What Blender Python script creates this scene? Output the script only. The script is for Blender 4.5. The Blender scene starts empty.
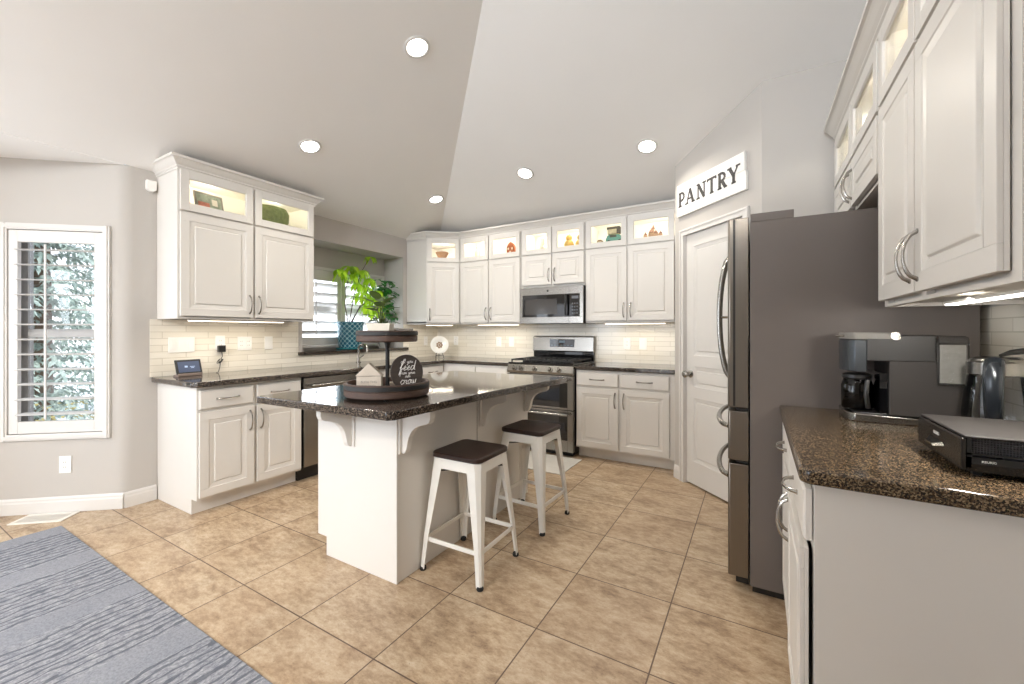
import bpy, bmesh, math, random
from mathutils import Vector, Matrix
random.seed(7)
C = bpy.context.scene.collection
sc = bpy.context.scene
PI = math.pi
R = math.radians

# ------------------------------------------------------------------ camera, light, exposure
EYE = 1.25
cam_d = bpy.data.cameras.new('camera')
cam = bpy.data.objects.new('camera', cam_d); C.objects.link(cam); sc.camera = cam
YAW = math.atan((756.1 - 512) / 416.2)
cam.location = (0, 0, EYE); cam.rotation_euler = (PI/2, 0, YAW)
cam_d.sensor_width = 36; cam_d.lens = 416.2 / 1024 * 36
cam_d.shift_y = -(342 - 331.9) / 1024
cam_d.clip_start = 0.02; cam_d.clip_end = 200
sc.view_settings.view_transform = 'Standard'; sc.view_settings.look = 'None'
sc.view_settings.gamma = 1; sc.view_settings.use_curve_mapping = False
sc.view_settings.exposure = 0.20
sc.cycles.use_denoising = True
sc.cycles.max_bounces = 10; sc.cycles.diffuse_bounces = 6; sc.cycles.glossy_bounces = 5
sc.cycles.transmission_bounces = 6; sc.cycles.transparent_max_bounces = 16
sc.cycles.sample_clamp_indirect = 6; sc.cycles.caustics_reflective = False; sc.cycles.caustics_refractive = False
sc.cycles.blur_glossy = 0.5

w = bpy.data.worlds.new('sky'); sc.world = w; w.use_nodes = True
wn = w.node_tree.nodes; wl = w.node_tree.links
bg = wn['Background']
tc = wn.new('ShaderNodeTexCoord'); sep = wn.new('ShaderNodeSeparateXYZ'); rmp = wn.new('ShaderNodeValToRGB')
rmp.color_ramp.elements[0].position = 0.0; rmp.color_ramp.elements[0].color = (.93, .95, 1, 1)
rmp.color_ramp.elements[1].position = 0.6; rmp.color_ramp.elements[1].color = (.62, .76, 1, 1)
wl.new(tc.outputs['Generated'], sep.inputs[0]); wl.new(sep.outputs['Z'], rmp.inputs[0]); wl.new(rmp.outputs[0], bg.inputs[0])
bg.inputs[1].default_value = 2.2

def area(name, loc, rot, sx, sy, power, col=(1, 1, 1), spread=None):
    d = bpy.data.lights.new(name, 'AREA'); d.shape = 'RECTANGLE'; d.size = sx; d.size_y = sy; d.energy = power; d.color = col
    if spread: d.spread = spread
    o = bpy.data.objects.new(name, d); o.location = loc; o.rotation_euler = rot; C.objects.link(o); return o
DAY = (.83, .91, 1.0); WARM = (1, .90, .76); WW = (1, .93, .82)
# daylight entering through the bay windows and the rear glass doors
area('daylight_bay', (-4.44, -.30, 1.22), (0, -PI/2, 0), 1.2, 1.5, 20, DAY)
area('daylight_rear_doors', (-2.3, -3.9, 1.35), (PI/2 + R(10), 0, 0), 1.9, 2.2, 22, DAY)
area('ceiling_fill', (-.35, -3.9, 2.90), (PI/2 + R(28), 0, 0), 1.7, .6, 190, DAY)  # added fill lamp, tilted up to brighten the ceiling slopes
area('daylight_sink_window', (-4.46, 3.20, 1.50), (0, -PI/2 - R(15), 0), .8, 1.15, 28, DAY)
area('side_fill', (-3.80, -2.85, 1.45), (0, -PI/2 - R(10), R(22)), 1.5, 1.6, 60, DAY)  # added fill lamp, lights the left side and island end more than the right
sun_d = bpy.data.lights.new('sun', 'SUN'); sun_d.energy = 4.5; sun_d.angle = R(1); sun_d.color = (1, .96, .9)
sun_o = bpy.data.objects.new('sun', sun_d); C.objects.link(sun_o); sun_o.rotation_euler = (R(-8), R(38), 0)

# ------------------------------------------------------------------ materials
def hexc(h):
    h = h.lstrip('#'); v = [int(h[i:i+2], 16) / 255 for i in (0, 2, 4)]
    return tuple((c / 12.92 if c <= .04045 else ((c + .055) / 1.055) ** 2.4) for c in v) + (1,)
def newmat(name):
    m = bpy.data.materials.new(name); m.use_nodes = True
    n = m.node_tree.nodes; l = m.node_tree.links
    return m, n, l, n['Principled BSDF']
def mixc(n, l, fac, a, b, mode='MIX'):
    x = n.new('ShaderNodeMix'); x.data_type = 'RGBA'; x.blend_type = mode
    for s, v in ((0, fac), (6, a), (7, b)):
        if hasattr(v, 'node'): l.new(v, x.inputs[s])
        else: x.inputs[s].default_value = v
    return x.outputs[2]
def mathn(n, l, op, a, b=0.0, c=None):
    x = n.new('ShaderNodeMath'); x.operation = op
    for i, v in enumerate([a, b] + ([c] if c is not None else [])):
        if hasattr(v, 'node'): l.new(v, x.inputs[i])
        else: x.inputs[i].default_value = v
    return x.outputs[0]
def noise(n, l, vec, scale, detail=3, rough=.5):
    x = n.new('ShaderNodeTexNoise'); x.inputs['Scale'].default_value = scale; x.inputs['Detail'].default_value = detail
    x.inputs['Roughness'].default_value = rough
    if vec is not None: l.new(vec, x.inputs['Vector'])
    return x.outputs[0]
def ramp(n, l, fac, stops):
    x = n.new('ShaderNodeValToRGB'); l.new(fac, x.inputs[0]); e = x.color_ramp.elements
    e[0].position, e[0].color = stops[0]; e[1].position, e[1].color = stops[-1]
    for p, c in stops[1:-1]:
        k = e.new(p); k.color = c
    return x.outputs[0]
def coord(n, kind='Object'):
    return n.new('ShaderNodeTexCoord').outputs[kind]
def M(name, col, rough=.5, metal=0, var=.04, vs=8, bump=0, bs=60, coat=0, trans=0, spec=.5, aniso=None):
    m, n, l, b = newmat(name); c = hexc(col) if isinstance(col, str) else col
    v = coord(n)
    if aniso:
        mp = n.new('ShaderNodeMapping'); mp.inputs['Scale'].default_value = aniso; l.new(v, mp.inputs[0]); v = mp.outputs[0]
    f = noise(n, l, v, vs)
    dark = tuple(x * (1 - var * 2) for x in c[:3]) + (1,); light = tuple(min(1, x * (1 + var)) for x in c[:3]) + (1,)
    l.new(mixc(n, l, f, dark, light), b.inputs['Base Color'])
    b.inputs['Roughness'].default_value = rough; b.inputs['Metallic'].default_value = metal
    b.inputs['Coat Weight'].default_value = coat; b.inputs['Specular IOR Level'].default_value = spec
    if trans: b.inputs['Transmission Weight'].default_value = trans
    if bump:
        bp = n.new('ShaderNodeBump'); bp.inputs['Strength'].default_value = bump; bp.inputs['Distance'].default_value = .002
        l.new(noise(n, l, v, bs), bp.inputs['Height']); l.new(bp.outputs[0], b.inputs['Normal'])
    return m
def emis(name, col, s):
    m, n, l, b = newmat(name); c = hexc(col)
    b.inputs['Base Color'].default_value = c; b.inputs['Emission Color'].default_value = c; b.inputs['Emission Strength'].default_value = s
    return m
def glassmat(name, tint=(1, 1, 1, 1), refl=.5):
    m, n, l, b = newmat(name); n.remove(b)
    t = n.new('ShaderNodeBsdfTransparent'); t.inputs[0].default_value = tint
    g = n.new('ShaderNodeBsdfGlossy'); g.inputs['Roughness'].default_value = .02
    f = n.new('ShaderNodeFresnel'); f.inputs[0].default_value = 1.45
    x = n.new('ShaderNodeMixShader'); l.new(mathn(n, l, 'MULTIPLY', f.outputs[0], refl), x.inputs[0]); l.new(t.outputs[0], x.inputs[1]); l.new(g.outputs[0], x.inputs[2])
    l.new(x.outputs[0], n['Material Output'].inputs[0]); return m

WALL = M('painted_wall', '#bdb8b2', .85, var=.015, vs=3, bump=.25, bs=220)
CEIL = M('ceiling_paint', '#f0eeeb', .9, var=.01, vs=3, bump=.3, bs=160)
TRIM = M('white_trim_paint', '#d8d5d1', .4, var=.01)
CAB = M('cabinet_paint', '#dad6d0', .38, var=.015, vs=5)
CABIN = M('cabinet_inside', '#faf6ec', .6, var=.01)
WOODD = M('espresso_wood', '#33231d', .45, var=.25, vs=14, aniso=(1, 12, 12), spec=.35)
WOODT = M('tray_brown_wood', '#4e382d', .55, var=.35, vs=10, aniso=(3, 3, 30), bump=.4)
WOODW = M('whitewashed_wood', '#eceae5', .6, var=.05, vs=12, aniso=(2, 2, 20), bump=.3)
WOODB = M('pale_block_wood', '#c9bdae', .7, var=.12, vs=16, bump=.3)
NICKEL = M('brushed_nickel', '#a5a19b', .22, 1, var=.05)
STEEL = M('stainless_steel', '#989590', .24, 1, var=.05, vs=5, aniso=(1, 1, 60))
STEELD = M('dark_stainless', '#857e76', .30, 1, var=.05, vs=5, aniso=(60, 60, 1))
FRIDGE = M('taupe_fridge_side', '#665e59', .45, 0, var=.03, vs=3, bump=.15, bs=300)
BLACK = M('black_plastic', '#1a1918', .35, var=.1)
BLACKG = M('black_gloss', '#0c0c0e', .06, var=.1, coat=.5)
BLACKM = M('black_iron', '#1b1a1a', .55, var=.2, vs=40)
COFFEE = M('dark_grey_plastic', '#2b2623', .55, var=.08)
WHITEP = M('white_plastic', '#f3f1ec', .35, var=.01)
VINYL = M('window_vinyl', '#b4b2b0', .5, var=.02)
LIDM = M('brushed_lid', '#86837e', .6, 0, var=.04)
STOOLW = M('white_enamel_metal', '#e6e3dc', .3, var=.03, vs=12)
GLASS = glassmat('window_glass', (1, 1, 1, 1), .6)
GLASSC = glassmat('clear_container', (.95, .955, .955, 1), 1.0)
GLASSK = glassmat('smoked_carafe', (.16, .15, .15, 1), 1.0)
LED = emis('led_strip', '#fff0d8', 5); LEDW = emis('led_strip_white', '#fffaf2', 9)
LENS = emis('lamp_lens', '#fffdf8', 14)
RUBBER = M('black_rubber', '#201f1e', .8)
VENTM = M('vent_metal', '#ece8e0', .5)
DARK = M('dark_gap', '#151413', .8)

def brick_mat(name, axis, c1, c2, mort, bw, rh, ms, rough, offset=.5):
    m, n, l, b = newmat(name)
    s = n.new('ShaderNodeSeparateXYZ'); l.new(coord(n), s.inputs[0])
    cb = n.new('ShaderNodeCombineXYZ'); l.new(s.outputs[axis], cb.inputs[0]); l.new(s.outputs['Z'], cb.inputs[1])
    t = n.new('ShaderNodeTexBrick'); t.offset = offset
    l.new(cb.outputs[0], t.inputs['Vector'])
    t.inputs['Scale'].default_value = 1; t.inputs['Brick Width'].default_value = bw; t.inputs['Row Height'].default_value = rh
    t.inputs['Mortar Size'].default_value = ms; t.inputs['Mortar Smooth'].default_value = .2; t.inputs['Bias'].default_value = 0
    t.inputs['Color1'].default_value = hexc(c1); t.inputs['Color2'].default_value = hexc(c2); t.inputs['Mortar'].default_value = hexc(mort)
    l.new(t.outputs['Color'], b.inputs['Base Color']); b.inputs['Roughness'].default_value = rough
    bp = n.new('ShaderNodeBump'); bp.inputs['Strength'].default_value = .5; bp.inputs['Distance'].default_value = .002; bp.invert = True
    l.new(t.outputs['Fac'], bp.inputs['Height']); l.new(bp.outputs[0], b.inputs['Normal'])
    return m
SPLX = brick_mat('backsplash_tile_back', 'X', '#efe9dc', '#e6dfd0', '#cfc7b6', .305, .05, .0022, .12)
SPLY = brick_mat('backsplash_tile_side', 'Y', '#efe9dc', '#e6dfd0', '#cfc7b6', .305, .05, .0022, .12)

# granite
def granite(name, stops, sc1=170, rough=.07):
    m, n, l, b = newmat(name); v = coord(n)
    vo = n.new('ShaderNodeTexVoronoi'); vo.inputs['Scale'].default_value = sc1; l.new(v, vo.inputs['Vector'])
    s = n.new('ShaderNodeSeparateColor'); l.new(vo.outputs['Color'], s.inputs[0])
    f = mathn(n, l, 'ADD', mathn(n, l, 'MULTIPLY', s.outputs[0], .66), mathn(n, l, 'MULTIPLY', noise(n, l, v, 60, 5, .7), .34))
    l.new(ramp(n, l, f, stops), b.inputs['Base Color'])
    b.inputs['Roughness'].default_value = rough; b.inputs['Coat Weight'].default_value = .2 if rough < .1 else 0; b.inputs['Coat Roughness'].default_value = .03
    return m
GRAN = granite('brown_granite', [(.24, hexc('#131110')), (.44, hexc('#2b2623')), (.62, hexc('#453d37')), (.74, hexc('#7a6d61')), (.86, hexc('#1b1918'))], 230)
GRANR = granite('speckled_brown_granite', [(.26, hexc('#120e0c')), (.42, hexc('#33291f')), (.58, hexc('#5c4a37')), (.72, hexc('#8f7b60')), (.86, hexc('#1d1815'))], 350, .15)

# floor tile
def floor_mat():
    m, n, l, b = newmat('travertine_tile'); v = coord(n)
    mp = n.new('ShaderNodeMapping'); mp.inputs['Location'].default_value = (.338 + .4613 * 20, -1.104 + .4613 * 20, 0); l.new(v, mp.inputs[0])
    t = n.new('ShaderNodeTexBrick'); t.offset = 0; l.new(mp.outputs[0], t.inputs['Vector'])
    for k, x in (('Scale', 1), ('Brick Width', .4613), ('Row Height', .4613), ('Mortar Size', .003), ('Mortar Smooth', .1), ('Bias', 0)): t.inputs[k].default_value = x
    t.inputs['Color1'].default_value = (0, 0, 0, 1); t.inputs['Color2'].default_value = (1, 1, 1, 1); t.inputs['Mortar'].default_value = (.5, .5, .5, 1)
    sp = n.new('ShaderNodeSeparateColor'); l.new(t.outputs['Color'], sp.inputs[0]); rnd = sp.outputs[0]
    # per-tile shifted coordinates so the veining breaks at the joints
    cb = n.new('ShaderNodeCombineXYZ')
    for i in range(3): l.new(mathn(n, l, 'MULTIPLY', rnd, 3.0 + 2 * i), cb.inputs[i])
    va = n.new('ShaderNodeVectorMath'); l.new(v, va.inputs[0]); l.new(cb.outputs[0], va.inputs[1])
    rt = n.new('ShaderNodeMapping'); rt.inputs['Scale'].default_value = (1, 1.9, 1); rt.inputs['Rotation'].default_value = (0, 0, .5); l.new(va.outputs[0], rt.inputs[0])
    f1 = noise(n, l, rt.outputs[0], 4.2, 12, .74); f2 = noise(n, l, rt.outputs[0], 19, 9, .78)
    f = mathn(n, l, 'ADD', mathn(n, l, 'MULTIPLY', f1, .50), mathn(n, l, 'MULTIPLY', f2, .50))
    c = ramp(n, l, f, [(.33, hexc('#67533f')), (.42, hexc('#927a61')), (.50, hexc('#b29b7f')), (.58, hexc('#c6b399')), (.69, hexc('#d8ccb9'))])
    c = mixc(n, l, mathn(n, l, 'MULTIPLY', rnd, .22), c, hexc('#a3866c'))
    fine = noise(n, l, va.outputs[0], 75, 4, .7)
    c = mixc(n, l, ramp(n, l, fine, [(.30, (.5, .5, .5, 1)), (.42, (0, 0, 0, 1))]), c, hexc('#7d634c'))
    c = mixc(n, l, t.outputs['Fac'], c, hexc('#5d4838'))
    l.new(c, b.inputs['Base Color'])
    b.inputs['Roughness'].default_value = .38; b.inputs['Specular IOR Level'].default_value = .4
    bp = n.new('ShaderNodeBump'); bp.inputs['Strength'].default_value = .35; bp.inputs['Distance'].default_value = .002
    l.new(mathn(n, l, 'SUBTRACT', mathn(n, l, 'MULTIPLY', f2, .6), t.outputs['Fac']), bp.inputs['Height']); l.new(bp.outputs[0], b.inputs['Normal'])
    return m
FLOOR = floor_mat()

# ------------------------------------------------------------------ mesh helper
class MB:
    def __init__(s): s.v = []; s.f = []
    def add(s, vs, fs):
        o = len(s.v); s.v += [tuple(p) for p in vs]; s.f += [tuple(i + o for i in f) for f in fs]; return s
    def box(s, x0, x1, y0, y1, z0, z1):
        return s.add([(x0,y0,z0),(x1,y0,z0),(x1,y1,z0),(x0,y1,z0),(x0,y0,z1),(x1,y0,z1),(x1,y1,z1),(x0,y1,z1)],
                     [(0,3,2,1),(4,5,6,7),(0,1,5,4),(1,2,6,5),(2,3,7,6),(3,0,4,7)])
    def prism(s, pts, vec):       # planar polygon pts (3D) extruded by vec
        n = len(pts); v = [Vector(p) for p in pts]; v2 = [p + Vector(vec) for p in v]
        return s.add(v + v2, [tuple(reversed(range(n))), tuple(range(n, 2*n))] + [(i, (i+1) % n, n + (i+1) % n, n + i) for i in range(n)])
    def loft(s, loops, cap=True):
        n = len(loops[0]); vs = [p for L in loops for p in L]; fs = []
        for k in range(len(loops) - 1):
            for i in range(n): fs.append((k*n+i, k*n+(i+1) % n, (k+1)*n+(i+1) % n, (k+1)*n+i))
        if cap: fs += [tuple(reversed(range(n))), tuple(range((len(loops)-1)*n, len(loops)*n))]
        return s.add(vs, fs)
    def lathe(s, prof, c=(0,0,0), n=32, axis='z', cap=True):   # prof: (r, h)
        loops = []
        for r, h in prof:
            L = []
            for i in range(n):
                a = 2*PI*i/n; x, y = r*math.cos(a), r*math.sin(a)
                p = (x, y, h) if axis == 'z' else ((x, h, y) if axis == 'y' else (h, x, y))
                L.append((c[0]+p[0], c[1]+p[1], c[2]+p[2]))
            loops.append(L)
        return s.loft(loops, cap)
    def tube(s, path, r, n=8, cap=True):
        P = [Vector(p) for p in path]; rs = r if isinstance(r, (list, tuple)) else [r]*len(P); loops = []; up = None
        for i, p in enumerate(P):
            d = (P[min(i+1, len(P)-1)] - P[max(i-1, 0)]).normalized()
            if up is None:
                up = Vector((0,0,1)) if abs(d.z) < .9 else Vector((1,0,0))
            a = d.cross(up).normalized(); b_ = a.cross(d).normalized(); up = b_
            loops.append([tuple(p + rs[i]*(math.cos(2*PI*k/n)*a + math.sin(2*PI*k/n)*b_)) for k in range(n)])
        return s.loft(loops, cap)
    def nested(s, x0, x1, z0, z1, loops, y=0.0, hole=False):
        """concentric rectangles in the xz plane facing -y; loops = (inset, depth behind y)"""
        L = [[(x0+i, y+d, z0+i), (x1-i, y+d, z0+i), (x1-i, y+d, z1-i), (x0+i, y+d, z1-i)] for i, d in loops]
        vs = [p for l_ in L for p in l_]; fs = []
        for k in range(len(L)-1):
            for i in range(4): fs.append((4*k+i, 4*k+(i+1) % 4, 4*k+4+(i+1) % 4, 4*k+4+i))
        if not hole: fs.append(tuple(range(4*(len(L)-1), 4*len(L))))
        return s.add(vs, fs)
    def xf(s, m):
        s.v = [tuple(m @ Vector(p)) for p in s.v]; return s
    def build(s, name, mat, parent=None, smooth=True, bev=0, seg=2, recalc=True):
        me = bpy.data.meshes.new(name); me.from_pydata(s.v, [], s.f)
        bm = bmesh.new(); bm.from_mesh(me)
        if recalc: bmesh.ops.recalc_face_normals(bm, faces=bm.faces)
        bm.to_mesh(me); bm.free()
        if smooth:
            me.polygons.foreach_set('use_smooth', [True]*len(me.polygons)); me.set_sharp_from_angle(angle=R(38))
        o = bpy.data.objects.new(name, me); C.objects.link(o); me.materials.append(mat)
        if parent: o.parent = parent
        if bev:
            b = o.modifiers.new('bevel', 'BEVEL'); b.width = bev; b.segments = seg; b.limit_method = 'ANGLE'; b.angle_limit = R(40)
        return o
def thing(name, label, cat, loc=(0,0,0), rz=0, group=None, rot=None):
    o = bpy.data.objects.new(name, None); C.objects.link(o); o.empty_display_size = .05
    o.location = loc; o.rotation_euler = rot or (0, 0, rz); o['label'] = label; o['category'] = cat
    if group: o['group'] = group
    return o
def tag(o, label, cat, group=None, loc=None, rz=None):
    o['label'] = label; o['category'] = cat
    if group: o['group'] = group
    if loc: o.location = loc
    if rz is not None: o.rotation_euler = (0, 0, rz)
    return o
def struct(o): o['kind'] = 'structure'; return o
def copy_tree(o, parent=None):
    c = o.copy(); C.objects.link(c); c.parent = parent
    for ch in [x for x in bpy.data.objects if x.parent == o]: copy_tree(ch, c)
    return c
def text_mesh(txt, size, depth=.001, align='CENTER'):
    cu = bpy.data.curves.new('lettering', 'FONT'); cu.body = txt; cu.size = size; cu.extrude = depth; cu.align_x = align; cu.align_y = 'CENTER'; cu.resolution_u = 3
    t = bpy.data.objects.new('lettering', cu); C.objects.link(t); dg = bpy.context.evaluated_depsgraph_get(); dg.update()
    me = bpy.data.meshes.new_from_object(t.evaluated_get(dg)); bpy.data.objects.remove(t)
    vs = [tuple(v.co) for v in me.vertices]; fs = [tuple(p.vertices) for p in me.polygons]; bpy.data.meshes.remove(me); bpy.data.curves.remove(cu)
    return vs, fs

# ================================================================== SETTING
XL, XR, YB, YR = -3.87, .78, 4.525, -4.0      # left wall, right wall, back wall, rear wall
SL, SB = .33, .33; Z0 = 2.44
struct(MB().box(-5.2, 1.0, YR-.3, 4.8, -.12, 0).build('floor', FLOOR, smooth=False))
# ceiling: two slopes meeting in a hip
T = .12
cl = MB()
def slab(pts): cl.prism(pts, (0, 0, T))
hz = 3.6; hx = XL + (hz-Z0)/SL; hy = YB - (hz-Z0)/SB
slab([(XL, YB, Z0), (hx, hy, hz), (hx, YR, hz), (XL, YR, Z0)])
slab([(XL, YB, Z0), (.92, YB, Z0), (.92, hy, hz), (hx, hy, hz)])
slab([(hx, hy, hz), (.92, hy, hz), (.92, YR, hz), (hx, YR, hz)])
slab([(XL, 1.155, Z0-.004), (XL, -1.75, Z0-.004), (-4.75, -1.75, Z0-.004), (-4.75, 1.155, Z0-.004)])
struct(cl.build('ceiling', CEIL, smooth=False))
H = 3.9
# back wall
struct(MB().box(XL-.1, .92, YB, YB+.12, 0, 2.5).build('wall_back', WALL, smooth=False))
# left wall with the recessed sink window
RB = -4.21; RY0, RY1, RZ0, RZ1 = 2.50, 3.86, 1.02, 2.195
WY0, WY1, WZ0, WZ1 = 2.58, 3.82, 1.10, 1.945
wl_ = MB()
wl_.box(XL-.12, XL, 1.155+.1055*math.tan(math.acos(.649)/2), RY0, 0, 2.44); wl_.box(XL-.12, XL, RY1, YB, 0, 2.44)
wl_.box(XL-.12, XL, RY0, RY1, 0, RZ0); wl_.box(XL-.12, XL, RY0, RY1, RZ1, 2.44)
wl_.box(RB, XL-.12, RY0-.1, RY0, RZ0-.1, RZ1+.1); wl_.box(RB, XL-.12, RY1, RY1+.1, RZ0-.1, RZ1+.1)
wl_.box(RB, XL-.12, RY0, RY1, RZ1, RZ1+.1); wl_.box(RB, XL-.12, RY0, RY1, RZ0-.1, RZ0)
wl_.box(RB-.12, RB, RY0-.1, WY0, RZ0-.1, RZ1+.1); wl_.box(RB-.12, RB, WY1, RY1+.1, RZ0-.1, RZ1+.1)
wl_.box(RB-.12, RB, WY0, WY1, RZ0-.1, WZ0); wl_.box(RB-.12, RB, WY0, WY1, WZ1, RZ1+.1)
struct(wl_.build('wall_left', WALL, smooth=False))
# bay wall facing the camera, window opening cut out; local x runs from the bay corner outwards
BD = Vector((-.761, -.649, 0)).normalized(); BANG = math.atan2(BD.y, BD.x)
def bay_wall(name, p, ang, L, openings, h=2.44, th=.12):
    """wall running from p along ang, inner face at local y=0, thickness to +y (or -y)"""
    b = MB(); x = 0
    for (a0, a1, z0, z1) in openings:
        b.box(x, a0, 0, th, 0, h); b.box(a0, a1, 0, th, 0, z0); b.box(a0, a1, 0, th, z1, h); x = a1
    b.box(x, L, 0, th, 0, h)
    o = b.build(name, WALL, smooth=False); o.location = p; o.rotation_euler = (0, 0, ang); return struct(o)
OT0, OT1, OZ0, OZ1 = .12, .68, .55, 1.95
BL = .86
# walls whose interior lies on local -y: run so that outside is local +y
bay_wall('wall_bay_side', (XL + BD.x*BL, 1.155 + BD.y*BL, 0), BANG + PI, BL-.0505, [(BL-OT1, BL-OT0, OZ0, OZ1)], th=-(-.12))
bx, by = XL + BD.x*BL, 1.155 + BD.y*BL
bay_wall('wall_bay_front', (bx, -1.16, 0), PI/2, by + 1.16, [(.12, .80, .55, 1.95), (.95, by+1.16-.12, .55, 1.95)])
bay_wall('wall_bay_far', (XL, -1.75, 0), PI - math.atan2(.59, bx - XL if bx-XL > 0 else XL - bx), math.hypot(XL-bx, .59), [(.14, .70, .55, 1.95)])
b = MB(); b.box(XL-.12, XL, YR, -3.8, 0, 2.46); b.box(XL-.12, XL, -1.95, -1.75, 0, 2.46); b.box(XL-.12, XL, -3.8, -1.95, 0, .5); b.box(XL-.12, XL, -3.8, -1.95, 2.3, 2.46); struct(b.build('wall_left_rear', WALL, smooth=False))
b = MB(); b.box(XL-.09, XL-.04, -3.8, -3.72, .5, 2.3); b.box(XL-.09, XL-.04, -2.03, -1.95, .5, 2.3); b.box(XL-.09, XL-.04, -3.72, -2.03, .5, .58); b.box(XL-.09, XL-.04, -3.72, -2.03, 2.22, 2.3)
o = struct(b.build('window_added', TRIM, smooth=False)); MB().box(XL-.067, XL-.063, -3.72, -2.03, .58, 2.22).build('window_pane', GLASS, o, smooth=False)  # unseen window, added as an opening for the side fill lamp
# rear wall with glass doors and a high window
rw = MB(); dx0, dx1 = -3.3, -.5
rw.box(XL-.1, dx0, YR-.12, YR, 0, H); rw.box(dx1, 1.0, YR-.12, YR, 0, H); rw.box(dx0, dx1, YR-.12, YR, 2.35, 2.6); rw.box(dx0, dx1, YR-.12, YR, 3.3, H)
struct(rw.build('wall_rear', WALL, smooth=False))
# right wall, cut around nothing; pantry walls
struct(MB().box(XR, XR+.14, YR, YB, 0, H).build('wall_right', WALL, smooth=False))
Pw = (-.6035, 3.8085); DL = .9
PX2, PY2 = Pw[0] + DL*math.cos(PI/4), Pw[1] - DL*math.sin(PI/4)
struct(MB().box(Pw[0], Pw[0]+.10, Pw[1]+.04, YB, 0, 2.72).build('wall_pantry_return', WALL, smooth=False))
struct(MB().box(PX2, XR, PY2, PY2+.11, 0, 2.98).build('wall_pantry_front', WALL, smooth=False))
# diagonal pantry wall with door opening (local x along the wall, +y into the pantry)
DT0, DT1, DZ = .130, .752, 2.10
pw = MB()
pw.prism([(0, 0, 0), (DT0, 0, 0), (DT0, 0, DZ), (DT1, 0, DZ), (DT1, 0, 0), (DL, 0, 0), (DL, 0, 3.02), (0, 0, 3.02)], (0, .10, 0))
o = pw.build('wall_pantry_diagonal', WALL, smooth=False); o.location = (Pw[0], Pw[1], 0); o.rotation_euler = (0, 0, -PI/4); struct(o)

struct(MB().box(-.95, XR-.001, -.60, -.47, 0, 2.45).build('wall_light_block', WALL, smooth=False))  # unseen wall behind the camera, added to shade the right counter end
# bullnose at the bay corner
RN = .11; n1 = Vector((1, 0)); ub = Vector((BD.x, BD.y)); n2 = Vector((-ub.y, ub.x)) if (-ub.y) > 0 else Vector((ub.y, -ub.x))
half = math.acos(max(-1, min(1, n1.dot(n2))))/2; tl = RN*math.tan(half)
cn = Vector((XL - RN, 1.155 + tl)); pts = []
a0, a1 = 0.0, -2*half if n2.y < 0 else 2*half
for k_ in range(13):
    a = a0 + (a1-a0)*k_/12; pts.append((cn.x + RN*math.cos(a), cn.y + RN*math.sin(a), 0))
struct(MB().prism(pts + [(cn.x, cn.y, 0)], (0, 0, 2.44)).build('wall_bay_corner', WALL))
# baseboards
def baseboard(name, p, q):
    p = Vector((p[0], p[1], 0)); q = Vector((q[0], q[1], 0)); L = (q-p).length
    prof = [(0, .001), (-.014, .001), (-.014, .075), (-.010, .085), (-.010, .096), (-.004, .108), (0, .110)]
    b = MB(); b.prism([(0, y, z) for y, z in prof], (L, 0, 0))
    o = b.build(name, TRIM, smooth=False); o.location = p; o.rotation_euler = (0, 0, math.atan2((q-p).y, (q-p).x)); return struct(o)
baseboard('baseboard_bay', (bx-.005, by), (XL, 1.155))
baseboard('baseboard_left', (XL, 1.155), (XL, 1.338))
o = baseboard('baseboard_pantry', (Pw[0], Pw[1]), (Pw[0]+.078*.7071, Pw[1]-.078*.7071))

# backsplashes
b = MB(); b.box(XL, XL+.008, 1.300, 2.455, .915, 1.345); b.box(XL, XL+.008, 2.455, 3.93, .915, 1.018); b.box(XL, XL+.008, 3.862, YB-.008, 1.06, 1.345); b.box(XL, XL+.008, 3.93, YB-.008, .915, 1.06)
struct(b.build('wall_backsplash_left', SPLY, smooth=False))
struct(MB().box(XL+.008, Pw[0], YB-.008, YB, .915, 1.40).build('wall_backsplash_back', SPLX, smooth=False))
struct(MB().box(XR-.008, XR, 1.20, 3.15, .915, 1.345).build('wall_backsplash_right', SPLY, smooth=False))

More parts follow.
